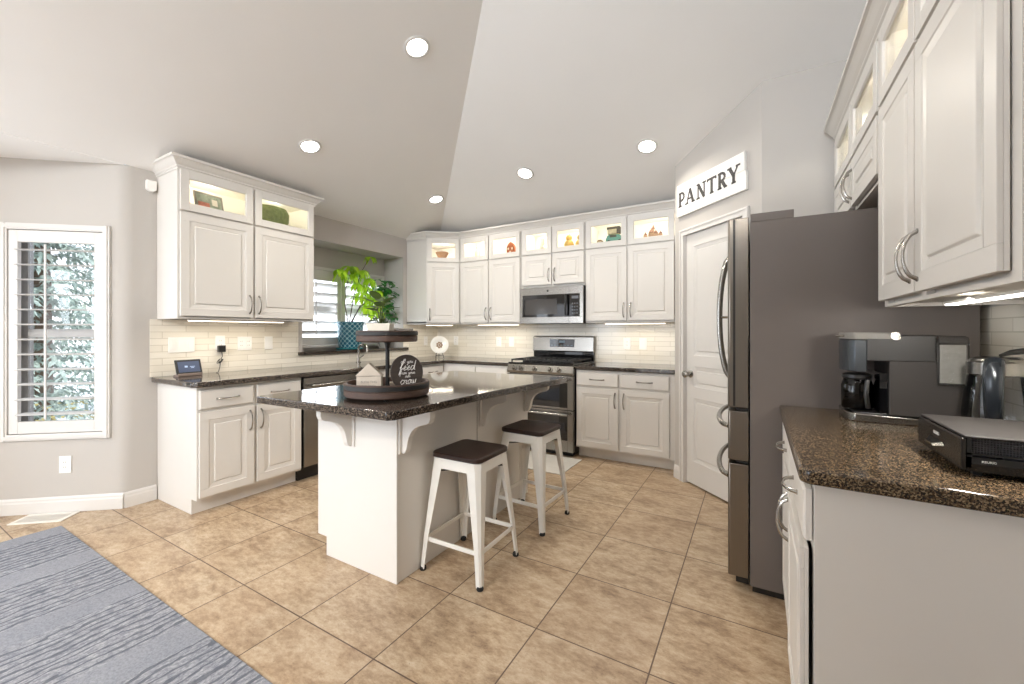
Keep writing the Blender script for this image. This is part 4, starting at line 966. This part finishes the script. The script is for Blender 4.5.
# little house block
t = thing('wooden_house_block', 'pale wooden house-shaped block with faint writing in the lower tray', 'ornament', tp(-.078, -.060, .9435), YAW+R(6))
hb = MB().prism([(-.062, 0, 0), (.062, 0, 0), (.062, 0, .078), (-.062, 0, .078)], (0, .045, 0)); hb.build('walls', WOODB, t, smooth=False, bev=.002)
hb = MB().prism([(-.068, -.003, .080), (.068, -.003, .080), (.0, -.003, .145)], (0, .051, 0)); hb.build('roof', WOODB, t, smooth=False, bev=.002)
MB().box(-.064, .064, -.001, .0455, .0782, .0798).build('string', M('twine_grey', '#6b625a', .8), t, smooth=False)
wr = MB(); 
for tx, z in (('BLESS THIS', .048), ('our home', .030)):
    vs, fs = text_mesh(tx, .017, .0005); q = MB().add(vs, fs); q.xf(Matrix.Translation((0, -.0004, z)) @ Matrix.Rotation(PI/2, 4, 'X')); wr.add(q.v, q.f)
wr.build('lettering', M('faded_ink', '#8c8178', .8), t, smooth=False)
# round feed sign
t = thing('round_sign', 'round dark wooden sign with white handwritten words in the lower tray', 'sign', tp(.100, .02, .9435), YAW+R(40))
SR = .093; q = Matrix.Translation((0, 0, SR)) @ Matrix.Rotation(R(-8), 4, 'X')
m_ = MB(); m_.lathe([(SR, 0), (SR, .012)], n=48, axis='y'); m_.xf(q); m_.build('disc', M('dark_stained_disc', '#403631', .6, var=.3, vs=8, aniso=(1, 1, 16)), t, bev=.002)
# handwriting as single pen strokes on a unit grid (x-height 1)
GL = {'a': ([(.8, .9), (.3, 1), (.05, .5), (.3, 0), (.75, .4), (.8, .95), (.85, .1), (1.05, .1)], 1.0), 'l': ([(.1, .3), (.5, 1.6), (.35, 2), (.2, 1.5), (.25, .2), (.5, .05)], .55),
 'y': ([(.1, .95), (.2, .25), (.5, .2), (.8, .95), (.6, -.4), (.3, -.8), (.2, -.5), (.9, .1)], .95), 'o': ([(.5, 1), (.1, .6), (.3, 0), (.7, .2), (.75, .8), (.5, 1), (1, .8)], .95),
 'u': ([(.1, .95), (.15, .2), (.45, .05), (.75, .9), (.8, .1), (1.05, .15)], 1.0), 'f': ([(.0, .5), (.6, 1.5), (.55, 2.1), (.35, 1.6), (.15, -.6), (.0, -.9), (.15, 0), (.7, .5)], .75),
 'e': ([(.0, .3), (.7, .7), (.5, 1), (.15, .6), (.3, .05), (.9, .3)], .85), 'd': ([(.75, .9), (.3, 1), (.05, .5), (.3, 0), (.7, .4), (1.0, 2.1), (.85, .1), (1.1, .2)], 1.1),
 'r': ([(.0, .2), (.2, 1), (.3, .8), (.7, .95), (.5, .3), (.7, .05), (.9, .2)], .85), 'm': ([(.05, 0), (.15, .95), (.1, .3), (.4, 1), (.5, .1), (.75, 1), (.95, .1), (1.1, .2)], 1.15),
 'w': ([(.1, .95), (.15, .15), (.45, .1), (.55, .9), (.65, .1), (.95, .2), (1.05, 1), (1.2, .9)], 1.25), 'n': ([(.05, 0), (.15, .95), (.12, .4), (.5, 1), (.65, .1), (.9, .2)], .9),
 'c': ([(.8, .85), (.4, 1), (.05, .5), (.35, 0), (.9, .3)], .85), ' ': ([], .7)}
wr = MB()
for tx, sz, z, pr in (('all you', .0125, .046, .0010), ('feed', .0250, .008, .0020), ('from your', .0105, -.012, .0009), ('own', .0105, -.030, .0009), ('crow', .0235, -.064, .0019)):
    W_t = sum(GL[c][1] for c in tx)*sz; cx_ = -W_t/2
    for c in tx:
        pts = GL[c][0]
        if pts: wr.tube([tuple(q @ Vector((cx_ + (x_+.22*y_)*sz, -.0006, z+y_*sz))) for x_, y_ in pts], pr, 5)
        cx_ += GL[c][1]*sz
wr.build('lettering', WHITEP, t)
o = MB().box(-.055, .055, 0, .04, 0, .030).build('napkin_block', WOODB, smooth=False, bev=.003); tag(o, 'small pale block lying behind the round dark sign', 'ornament', loc=tp(.02, .085, .9435), rz=YAW+R(-6))
t = thing('serving_box', 'small dark tray box beside the cream pot on the upper tier', 'box', tp(.088, .01, 1.2195), YAW)
MB().box(-.055, .055, -.03, .03, 0, .034).build('box_body', WOODD, t, smooth=False, bev=.002)
MB().tube([(-.05, -.02, .044), (.05, -.02, .044)], .006, 8).build('rail', NICKEL, t); 
mm = MB()
for x in (-.045, .045): mm.box(x-.004, x+.004, -.024, -.016, .034, .040)
mm.build('rail_post', NICKEL, t, smooth=False)

# ================================================================== PLANTS
def leafmat(name, c1, c2, vs=9):
    m, n, l, b = newmat(name); l.new(mixc(n, l, noise(n, l, coord(n), vs, 2), hexc(c1), hexc(c2)), b.inputs['Base Color'])
    b.inputs['Roughness'].default_value = .4; b.inputs['Subsurface Weight'].default_value = 0
    tr_ = n.new('ShaderNodeBsdfTranslucent'); l.new(mixc(n, l, noise(n, l, coord(n), vs, 2), hexc(c1), hexc(c2)), tr_.inputs[0])
    x = n.new('ShaderNodeMixShader'); x.inputs[0].default_value = .35; l.new(b.outputs[0], x.inputs[1]); l.new(tr_.outputs[0], x.inputs[2]); l.new(x.outputs[0], n['Material Output'].inputs[0])
    return m
LIME = leafmat('lime_leaf', '#6fae22', '#cfe838', 14); DKG = leafmat('deep_green_leaf', '#1f5a22', '#3f8a35'); OLV = leafmat('rubbery_leaf', '#16281b', '#64793a', 26)
def leaf(mb, base, d_, up, L, W, droop=.5, fold=.25, n=6, blunt=1.0):
    d_ = Vector(d_).normalized(); s_ = d_.cross(Vector(up)).normalized(); u_ = s_.cross(d_).normalized()
    p = Vector(base); rows = []; cur = d_.copy()
    for k_ in range(n+1):
        f_ = k_/n; wd = W/2*(math.sin(PI*min(1, (f_**.8)*.97+.02))**blunt)
        rows.append((p + s_*wd + u_*wd*fold, p.copy(), p - s_*wd + u_*wd*fold))
        cur = (cur + Vector((0, 0, -1))*droop/n).normalized(); p = p + cur*(L/n); u_ = s_.cross(cur).normalized()
    vs = [q_ for r_ in rows for q_ in r_]; fs = []
    for k_ in range(n):
        a = 3*k_; fs += [(a, a+1, a+4, a+3), (a+1, a+2, a+5, a+4)]
    mb.add(vs, fs)
# teal pot plant
rnd = random.Random(3)
PP = Vector((-4.035, 3.190, 1.0525))
t = thing('potted_plant', 'tall leggy plant with drooping lime leaves in a patterned teal pot', 'plant', PP)
def teal():
    m, n, l, b = newmat('teal_glaze'); v = coord(n)
    s = n.new('ShaderNodeSeparateXYZ'); l.new(v, s.inputs[0])
    ang = mathn(n, l, 'ARCTAN2', s.outputs[1], s.outputs[0])
    a = mathn(n, l, 'SINE', mathn(n, l, 'MULTIPLY', ang, 16)); z_ = mathn(n, l, 'SINE', mathn(n, l, 'MULTIPLY', s.outputs[2], 2*PI/.055))
    f = mathn(n, l, 'ABSOLUTE', mathn(n, l, 'ADD', a, z_))
    l.new(mixc(n, l, ramp(n, l, f, [(.25, (0, 0, 0, 1)), (.6, (1, 1, 1, 1))]), hexc('#8fb8bd'), hexc('#1f5f74')), b.inputs['Base Color']); b.inputs['Roughness'].default_value = .2
    bp = n.new('ShaderNodeBump'); bp.inputs['Strength'].default_value = .6; bp.inputs['Distance'].default_value = .003; l.new(f, bp.inputs['Height']); l.new(bp.outputs[0], b.inputs['Normal'])
    return m
MB().lathe([(.115, .02), (.125, .04), (.150, .285), (.156, .290), (.156, .312), (.146, .314), (.138, .285), (.001, .285)], n=48).build('pot', teal(), t)
MB().lathe([(.130, 0), (.148, .004), (.150, .016), (.12, .019), (.001, .019)], n=40).build('saucer', M('teal_saucer', '#2d7f86', .2), t)
MB().lathe([(.135, .286), (.06, .294), (.001, .296)], n=30).build('soil', M('potting_soil', '#3a2c22', .9, var=.4, vs=60), t)
stm = MB(); fol = MB(); tips = []
for (path) in ([(-.0, -.02, .29), (-.01, -.06, .50), (-.005, -.05, .70), (.0, .0, .86)], [(0, .02, .29), (.01, .10, .45), (.02, .20, .62), (.03, .27, .78)], [(0, .0, .29), (.02, .12, .48), (.04, .24, .60), (.06, .33, .70)], [(0, -.01, .29), (0, .05, .60), (.02, .14, .90), (.06, .24, 1.09)]):
    stm.tube(path, [.006, .005, .004, .003], 6); tips.append(path)
stm.build('stem', M('twig_brown', '#4c3a2c', .7), t)
clusters = [((-.02, -.10, .90), 8, .19), ((.0, .02, .95), 10, .20), ((.03, .13, .92), 9, .18), ((.03, .08, .76), 8, .16), ((.05, .24, .84), 8, .15), ((.03, .16, .66), 8, .20), ((.04, .26, .62), 10, .19), ((.07, .33, .60), 9, .18), ((.05, .10, .60), 6, .16), ((.06, .24, 1.09), 7, .12), ((.05, .30, .46), 7, .16), ((.06, .20, .50), 7, .18), ((.02, .20, .74), 9, .18), ((.05, .36, .70), 8, .16), ((.06, .38, .50), 8, .17), ((-.02, .05, .86), 8, .17)]
for c_, n_, Ln in clusters:
    for k_ in range(n_):
        a = 2*PI*k_/n_ + rnd.uniform(-.3, .3); e_ = rnd.uniform(-.5, .35)
        d_ = Vector((math.cos(a)*.75, math.sin(a), e_))
        cc = Vector(c_); cc.x = max(-.10, cc.x)
        leaf(fol, cc, d_, (0, 0, 1), Ln*rnd.uniform(.8, 1.15), .052*rnd.uniform(.8, 1.2), droop=1.7, fold=.3)
fol.v = [(max(x, -.12) if y < .62 and x < -.12 else x, min(y, .655), z) for x, y, z in fol.v]
fol.build('foliage', LIME, t, recalc=False)
# dark plant behind
PP = Vector((-4.02, 3.685, 1.0525))
t = thing('potted_plant', 'dark green leafy plant on the ledge against the recess side wall', 'plant', PP)
MB().lathe([(.055, 0), (.060, .01), (.080, .14), (.086, .145), (.086, .165), (.078, .165), (.074, .14), (.001, .14)], n=32).build('pot', M('grey_pot', '#9a9791', .4), t)
fol = MB(); stm = MB()
for k_ in range(95):
    a = rnd.uniform(0, 2*PI); rr_ = rnd.uniform(.0, .12); z = rnd.uniform(.34, .84)
    p_ = Vector((rr_*math.cos(a)*1.0, rr_*math.sin(a), z))
    leaf(fol, p_, (math.cos(a), math.sin(a), rnd.uniform(-.2, .6)), (0, 0, 1), rnd.uniform(.10, .15), rnd.uniform(.055, .08), droop=1.1, fold=.2)
    if k_ % 7 == 0: stm.tube([(0, 0, .14), (p_.x*.5, p_.y*.5, .14+(z-.14)*.5), tuple(p_)], .003, 5)
fol.v = [(max(x, -.16), min(y, .165), z) for x, y, z in fol.v]
fol.build('foliage', DKG, t, recalc=False); stm.build('stem', M('green_stem', '#3f5a2a', .6), t)
# small plant in cream pot on upper tray
t = thing('potted_plant', 'small rubbery-leaved plant in a cream pot on the upper tray tier', 'plant', tp(-.030, -.02, 1.2195), YAW)
MB().loft([[(x*.82, y*.82, 0) for x, y in ((-.062, -.045), (.062, -.045), (.062, .045), (-.062, .045))], [(x, y, .075) for x, y in ((-.062, -.045), (.062, -.045), (.062, .045), (-.062, .045))], [(x*.9, y*.88, .075) for x, y in ((-.062, -.045), (.062, -.045), (.062, .045), (-.062, .045))], [(x*.88, y*.86, .06) for x, y in ((-.062, -.045), (.062, -.045), (.062, .045), (-.062, .045))]]).build('pot', M('cream_ceramic', '#ece3d4', .35), t, smooth=False, bev=.004)
fol = MB(); stm = MB()
for k_ in range(17):
    a = 2*PI*k_*.381+rnd.uniform(-.2, .2); h_ = .085+.0075*k_; r_ = rnd.uniform(.015, .04); el = -.05+.85*k_/17
    p_ = Vector((r_*math.cos(a), r_*math.sin(a)*.8, h_))
    leaf(fol, p_, (math.cos(a), math.sin(a), el), (0, 0, 1), rnd.uniform(.065, .085), rnd.uniform(.048, .060), droop=.25, fold=.12, blunt=.55, n=7)
    if k_ % 2 == 0: stm.tube([(0, 0, .06), tuple(p_)], .0035, 5)
fol.build('foliage', OLV, t, recalc=False); stm.build('stem', M('green_stem_two', '#4f5a2a', .6), t)

# ================================================================== DISPLAY ITEMS BEHIND GLASS
ZI = ZG+.0006
def onx(x, y=4.245): return (x, y, ZI)
# left cabinet (front faces +x)
t = thing('picture_frame', 'small framed picture leaning inside the left glass cabinet top', 'picture', (XF-.050, 1.575, ZI), PI/2+R(6))
q = Matrix.Rotation(R(-14), 4, 'X')
f = MB(); f.box(-.10, .10, 0, .012, 0, .012); f.box(-.10, .10, 0, .012, .128, .14); f.box(-.10, -.088, 0, .012, .012, .128); f.box(.088, .10, 0, .012, .012, .128); f.xf(q); f.build('frame', M('grey_frame', '#8d8778', .5), t, smooth=False)
f = MB().box(-.088, .088, .003, .010, .012, .128).xf(q); f.build('print', M('faded_green_print', '#a9b49b', .6, var=.4, vs=22), t, smooth=False)
f = MB().box(-.080, .0, .0018, .003, .014, .062).xf(q); f.build('coral_print_area', M('coral_print', '#d98468', .6, var=.3, vs=40), t, smooth=False)
f = MB().box(.02, .06, .0018, .003, .05, .10).xf(q); f.build('cream_print_area', M('cream_print', '#e9e2cf', .6), t, smooth=False)
o = MB().lathe([(.035, 0), (.055, .02), (.060, .045), (.055, .045), (.035, .02), (.001, .012)], n=24).build('dish', M('coral_ceramic', '#e08a6c', .4), smooth=True); tag(o, 'small coral dish beside the framed picture in the lit cabinet top', 'dish', loc=(XF-.150, 1.42, ZI))
t = thing('woven_basket', 'green oval basket inside the right glass top of the tall cabinet', 'basket', (XF-.105, 2.080, ZI), PI/2)
MB().lathe([(.050, 0), (.058, .004), (.072, .05), (.074, .12), (.060, .165), (.001, .17)], n=14).xf(Matrix.Scale(1.9, 4, (1, 0, 0))).build('basket_body', M('moss_green', '#8a9658', .8, var=.3, vs=40, bump=.6, bs=120), t)
# corner bowl
t = thing('terracotta_bowl', 'round tan bowl behind the glass of the angled corner cabinet', 'bowl', (-3.475, 4.155, ZI))
MB().lathe([(.030, 0), (.032, .012), (.060, .045), (.085, .095), (.080, .095), (.055, .05), (.001, .02)], n=32).build('bowl_body', M('tan_clay', '#c79a72', .6), t)
MB().lathe([(.040, .096), (.030, .112), (.008, .118), (.010, .128), (.001, .132)], n=20).build('lid', M('pale_lid', '#e8ddc8', .6), t)
# house
t = thing('ceramic_house', 'small terracotta house ornament behind glass left of the microwave', 'ornament', onx(-2.515))
MB().prism([(-.052, 0, 0), (.052, 0, 0), (.052, 0, .085), (.03, 0, .125), (0, 0, .150), (-.03, 0, .125), (-.052, 0, .085)], (0, .05, 0)).build('walls', M('terracotta', '#b9683c', .7, var=.2, vs=30), t, smooth=False, bev=.003)
b = MB()
for x in (-.026, .026): b.box(x-.01, x+.01, -.0015, -.0005, .055, .08)
b.box(-.010, .010, -.0015, -.0005, .002, .04); b.build('window_marks', M('cream_marks', '#ead9b8', .7), t, smooth=False)
# glass vases in cabinet 2
for x, lab in ((-3.03, 'slender pale glass vase behind glass beside the corner cabinet'), (-2.12, 'pale glass vase behind glass above the microwave handle side')):
    o = MB().lathe([(.022, 0), (.030, .02), (.034, .07), (.018, .12), (.022, .15), (.018, .15), (.014, .12), (.028, .07), (.022, .02), (.001, .01)], n=24).build('glass_vase', M('pale_vase', '#d8d2bd', .2), smooth=True); tag(o, lab, 'vase', loc=onx(x, 4.31))
# orange pieces
def gourd(x, lab, s=1.0):
    t = thing('gourd_ornament', lab, 'ornament', onx(x, 4.29), 0, 'mustard gourd ornaments above the microwave')
    MB().lathe([(.028*s, 0), (.050*s, .020*s), (.056*s, .045*s), (.044*s, .075*s), (.026*s, .090*s), (.034*s, .105*s), (.036*s, .125*s), (.024*s, .145*s), (.001, .150*s)], n=16).build('gourd_body', M('mustard_glaze', '#d9b45a', .5, var=.25, vs=30), t)
    MB().tube([(0, 0, .148*s), (.006, 0, .160*s)], .004, 6).build('stem', M('gourd_stem', '#8a6a3a', .8), t)
gourd(-1.785, 'mustard gourd ornament above the microwave, rounder of the two'); gourd(-1.655, 'mustard gourd ornament above the microwave, beside the door edge', .95)
# camper van with luggage
t = thing('toy_camper', 'green toy camper with a cream roof load behind glass beside the mixer cabinet', 'toy', onx(-1.275, 4.255))
t['label'] = 'large green and cream toy vehicle behind glass right of the microwave'
MB().prism([(-.085, 0, .018), (.105, 0, .018), (.105, 0, .045), (.085, 0, .052), (.06, 0, .088), (-.065, 0, .088), (-.085, 0, .05)], (0, .06, 0)).build('body', M('sea_green', '#5f9a86', .35), t, smooth=False, bev=.006)
MB().box(-.070, .058, .004, .056, .092, .165).build('roof_load', M('cream_load', '#cfc39a', .6, var=.25, vs=40), t, smooth=False, bev=.018, seg=4)
b = MB(); b.box(-.072, .060, .002, .058, .148, .172); b.box(.03, .06, .001, .059, .10, .15); b.box(-.04, .03, -.002, .001, .062, .085); b.build('dark_trim', M('brown_trim', '#4b4232', .6), t, smooth=False, bev=.003)
w_ = MB()
for x in (-.05, .065): w_.lathe([(.018, -.004), (.018, .012)], (x, 0, .0185), 16, 'y')
w_.build('wheel', BLACK, t)
t = thing('toy_bus', 'tiny brown and cream toy left of the green toy vehicle', 'toy', onx(-1.425, 4.255))
MB().prism([(-.032, 0, .004), (.032, 0, .004), (.032, 0, .035), (.018, 0, .052), (-.018, 0, .052), (-.032, 0, .035)], (0, .04, 0)).build('body', M('brown_toy', '#8a6a45', .5), t, smooth=False, bev=.006)
MB().box(-.020, .020, -.0015, .0005, .012, .034).build('window_band', M('cream_toy', '#e0cfa6', .5), t, smooth=False)
# village
t = thing('village_ornament', 'brown miniature village with domed towers behind glass beside the pantry', 'ornament', onx(-.885, 4.27))
MB().box(-.115, .105, 0, .05, 0, .014).build('base', M('village_base', '#6e5138', .7), t, smooth=False, bev=.003)
hs = MB(); rf = MB()
for x, s_ in ((-.075, .034), (-.02, .05), (.025, .042), (.070, .034)):
    hs.box(x-s_/2, x+s_/2, .008, .042, .0145, .0145+s_*1.05)
    rf.lathe([(s_*.56, 0), (s_*.42, s_*.35), (s_*.10, s_*.75), (.002, s_*1.1)], (x, .025, .015+s_*1.05), 10)
hs.lathe([(.012, .015), (.012, .105)], (0, .028, 0), 12); rf.lathe([(.016, .105), (.010, .125), (.001, .150)], (0, .028, 0), 12)
hs.build('house_walls', M('sandstone', '#c9a27c', .7, var=.3, vs=60), t, smooth=False); rf.build('roof', M('brown_roof', '#8a5f45', .6), t)
# right side cabinets
for y, lab, cat, nm, col in ((1.86, 'tan lidded jar behind glass above the coffee maker', 'jar', 'ceramic_jar', '#a9997c'), (2.40, 'cream pitcher behind glass above the fridge, nearer the coffee side', 'pitcher', 'ceramic_pitcher', '#cdb48c'), (2.86, 'green vase behind glass above the fridge, nearer the pantry wall', 'vase', 'green_vase', '#7f9460')):
    o = MB().lathe([(.030, 0), (.042, .02), (.045, .07), (.030, .11), (.032, .13), (.036, .135), (.001, .14)], n=24).build(nm, M(nm+'_glaze', col, .5, var=.35, vs=40), smooth=True); tag(o, lab, cat, loc=(XFR+.09, y, ZG+.0006))

# ================================================================== OUTSIDE
g = MB().box(-40, -4.9, -30, 40, -.9, -.6); o = g.build('ground_outside', M('pale_ground', '#e6e3dd', .9, var=.03, vs=1), smooth=False); struct(o)
SPR = leafmat('spruce_needles', '#556b60', '#c9d4cb', 9)
def spruce(loc, h_, lab, seed, n_w=34):
    r_ = random.Random(seed); t = thing('spruce_tree', lab, 'tree', loc, 0, 'spruces outside the bay window')
    MB().tube([(0, 0, 0), (0, 0, h_*.5), (0, 0, h_*.98)], [.12, .08, .01], 8).build('trunk', M('bark', '#6a5645', .9), t)
    fo = MB()
    for k_ in range(n_w):
        z = .25 + (h_-.4)*k_/n_w; rad = (1-z/h_)*h_*.30+.12; nb = 9
        for j in range(nb):
            a = 2*PI*(j+r_.random()*.8)/nb+k_; tip = Vector((math.cos(a), math.sin(a), 0))
            for q_ in range(13):
                f_ = (q_+1)/13; c_ = Vector((0, 0, z)) + tip*rad*f_ + Vector((0, 0, -.28*rad*f_*f_+r_.uniform(-.04, .04)))
                for s_ in (-1, 1, 0):
                    sdv = Vector((-tip.y, tip.x, 0))*s_
                    leaf(fo, c_, tip*.7+sdv*.9+Vector((0, 0, r_.uniform(-.5, .25))), (0, 0, 1), r_.uniform(.10, .20), .045, droop=.7, n=2, fold=.4)
    fo.build('foliage', SPR, t, recalc=False)
spruce((-8.6, 1.7, -.6), 5.8, 'blue-green spruce seen through the bay window louvers, centre', 1)
spruce((-12.4, 3.9, -.6), 7.5, 'blue-green spruce farther behind the bay window, towards the cabinet', 2)
spruce((-10.9, -1.4, -.6), 6.2, 'blue-green spruce farther behind the bay window, towards the rug', 4)

t = thing('garden_shrub', 'low golden-brown shrub outside the bottom of the bay window', 'shrub', (-5.95, 1.20, -.6))
fol = MB(); stm = MB(); r_ = random.Random(9)
for k_ in range(1500):
    a = r_.uniform(0, 2*PI); el = r_.uniform(.05, 1.3); rr_ = r_.uniform(.35, 1.0)
    p_ = Vector((math.cos(a)*math.cos(el)*rr_*.8, math.sin(a)*math.cos(el)*rr_*1.1, .1+math.sin(el)*rr_*1.15))
    leaf(fol, p_, (math.cos(a), math.sin(a), r_.uniform(-.4, .8)), (0, 0, 1), r_.uniform(.05, .10), .035, droop=.4, n=2)
    if k_ % 60 == 0: stm.tube([(0, 0, 0), tuple(p_*.5), tuple(p_)], .008, 5)
fol.build('foliage', leafmat('golden_leaf', '#7a7440', '#d2bd78', 7), t, recalc=False); stm.build('stem', M('shrub_stem', '#5d4a3a', .8), t)
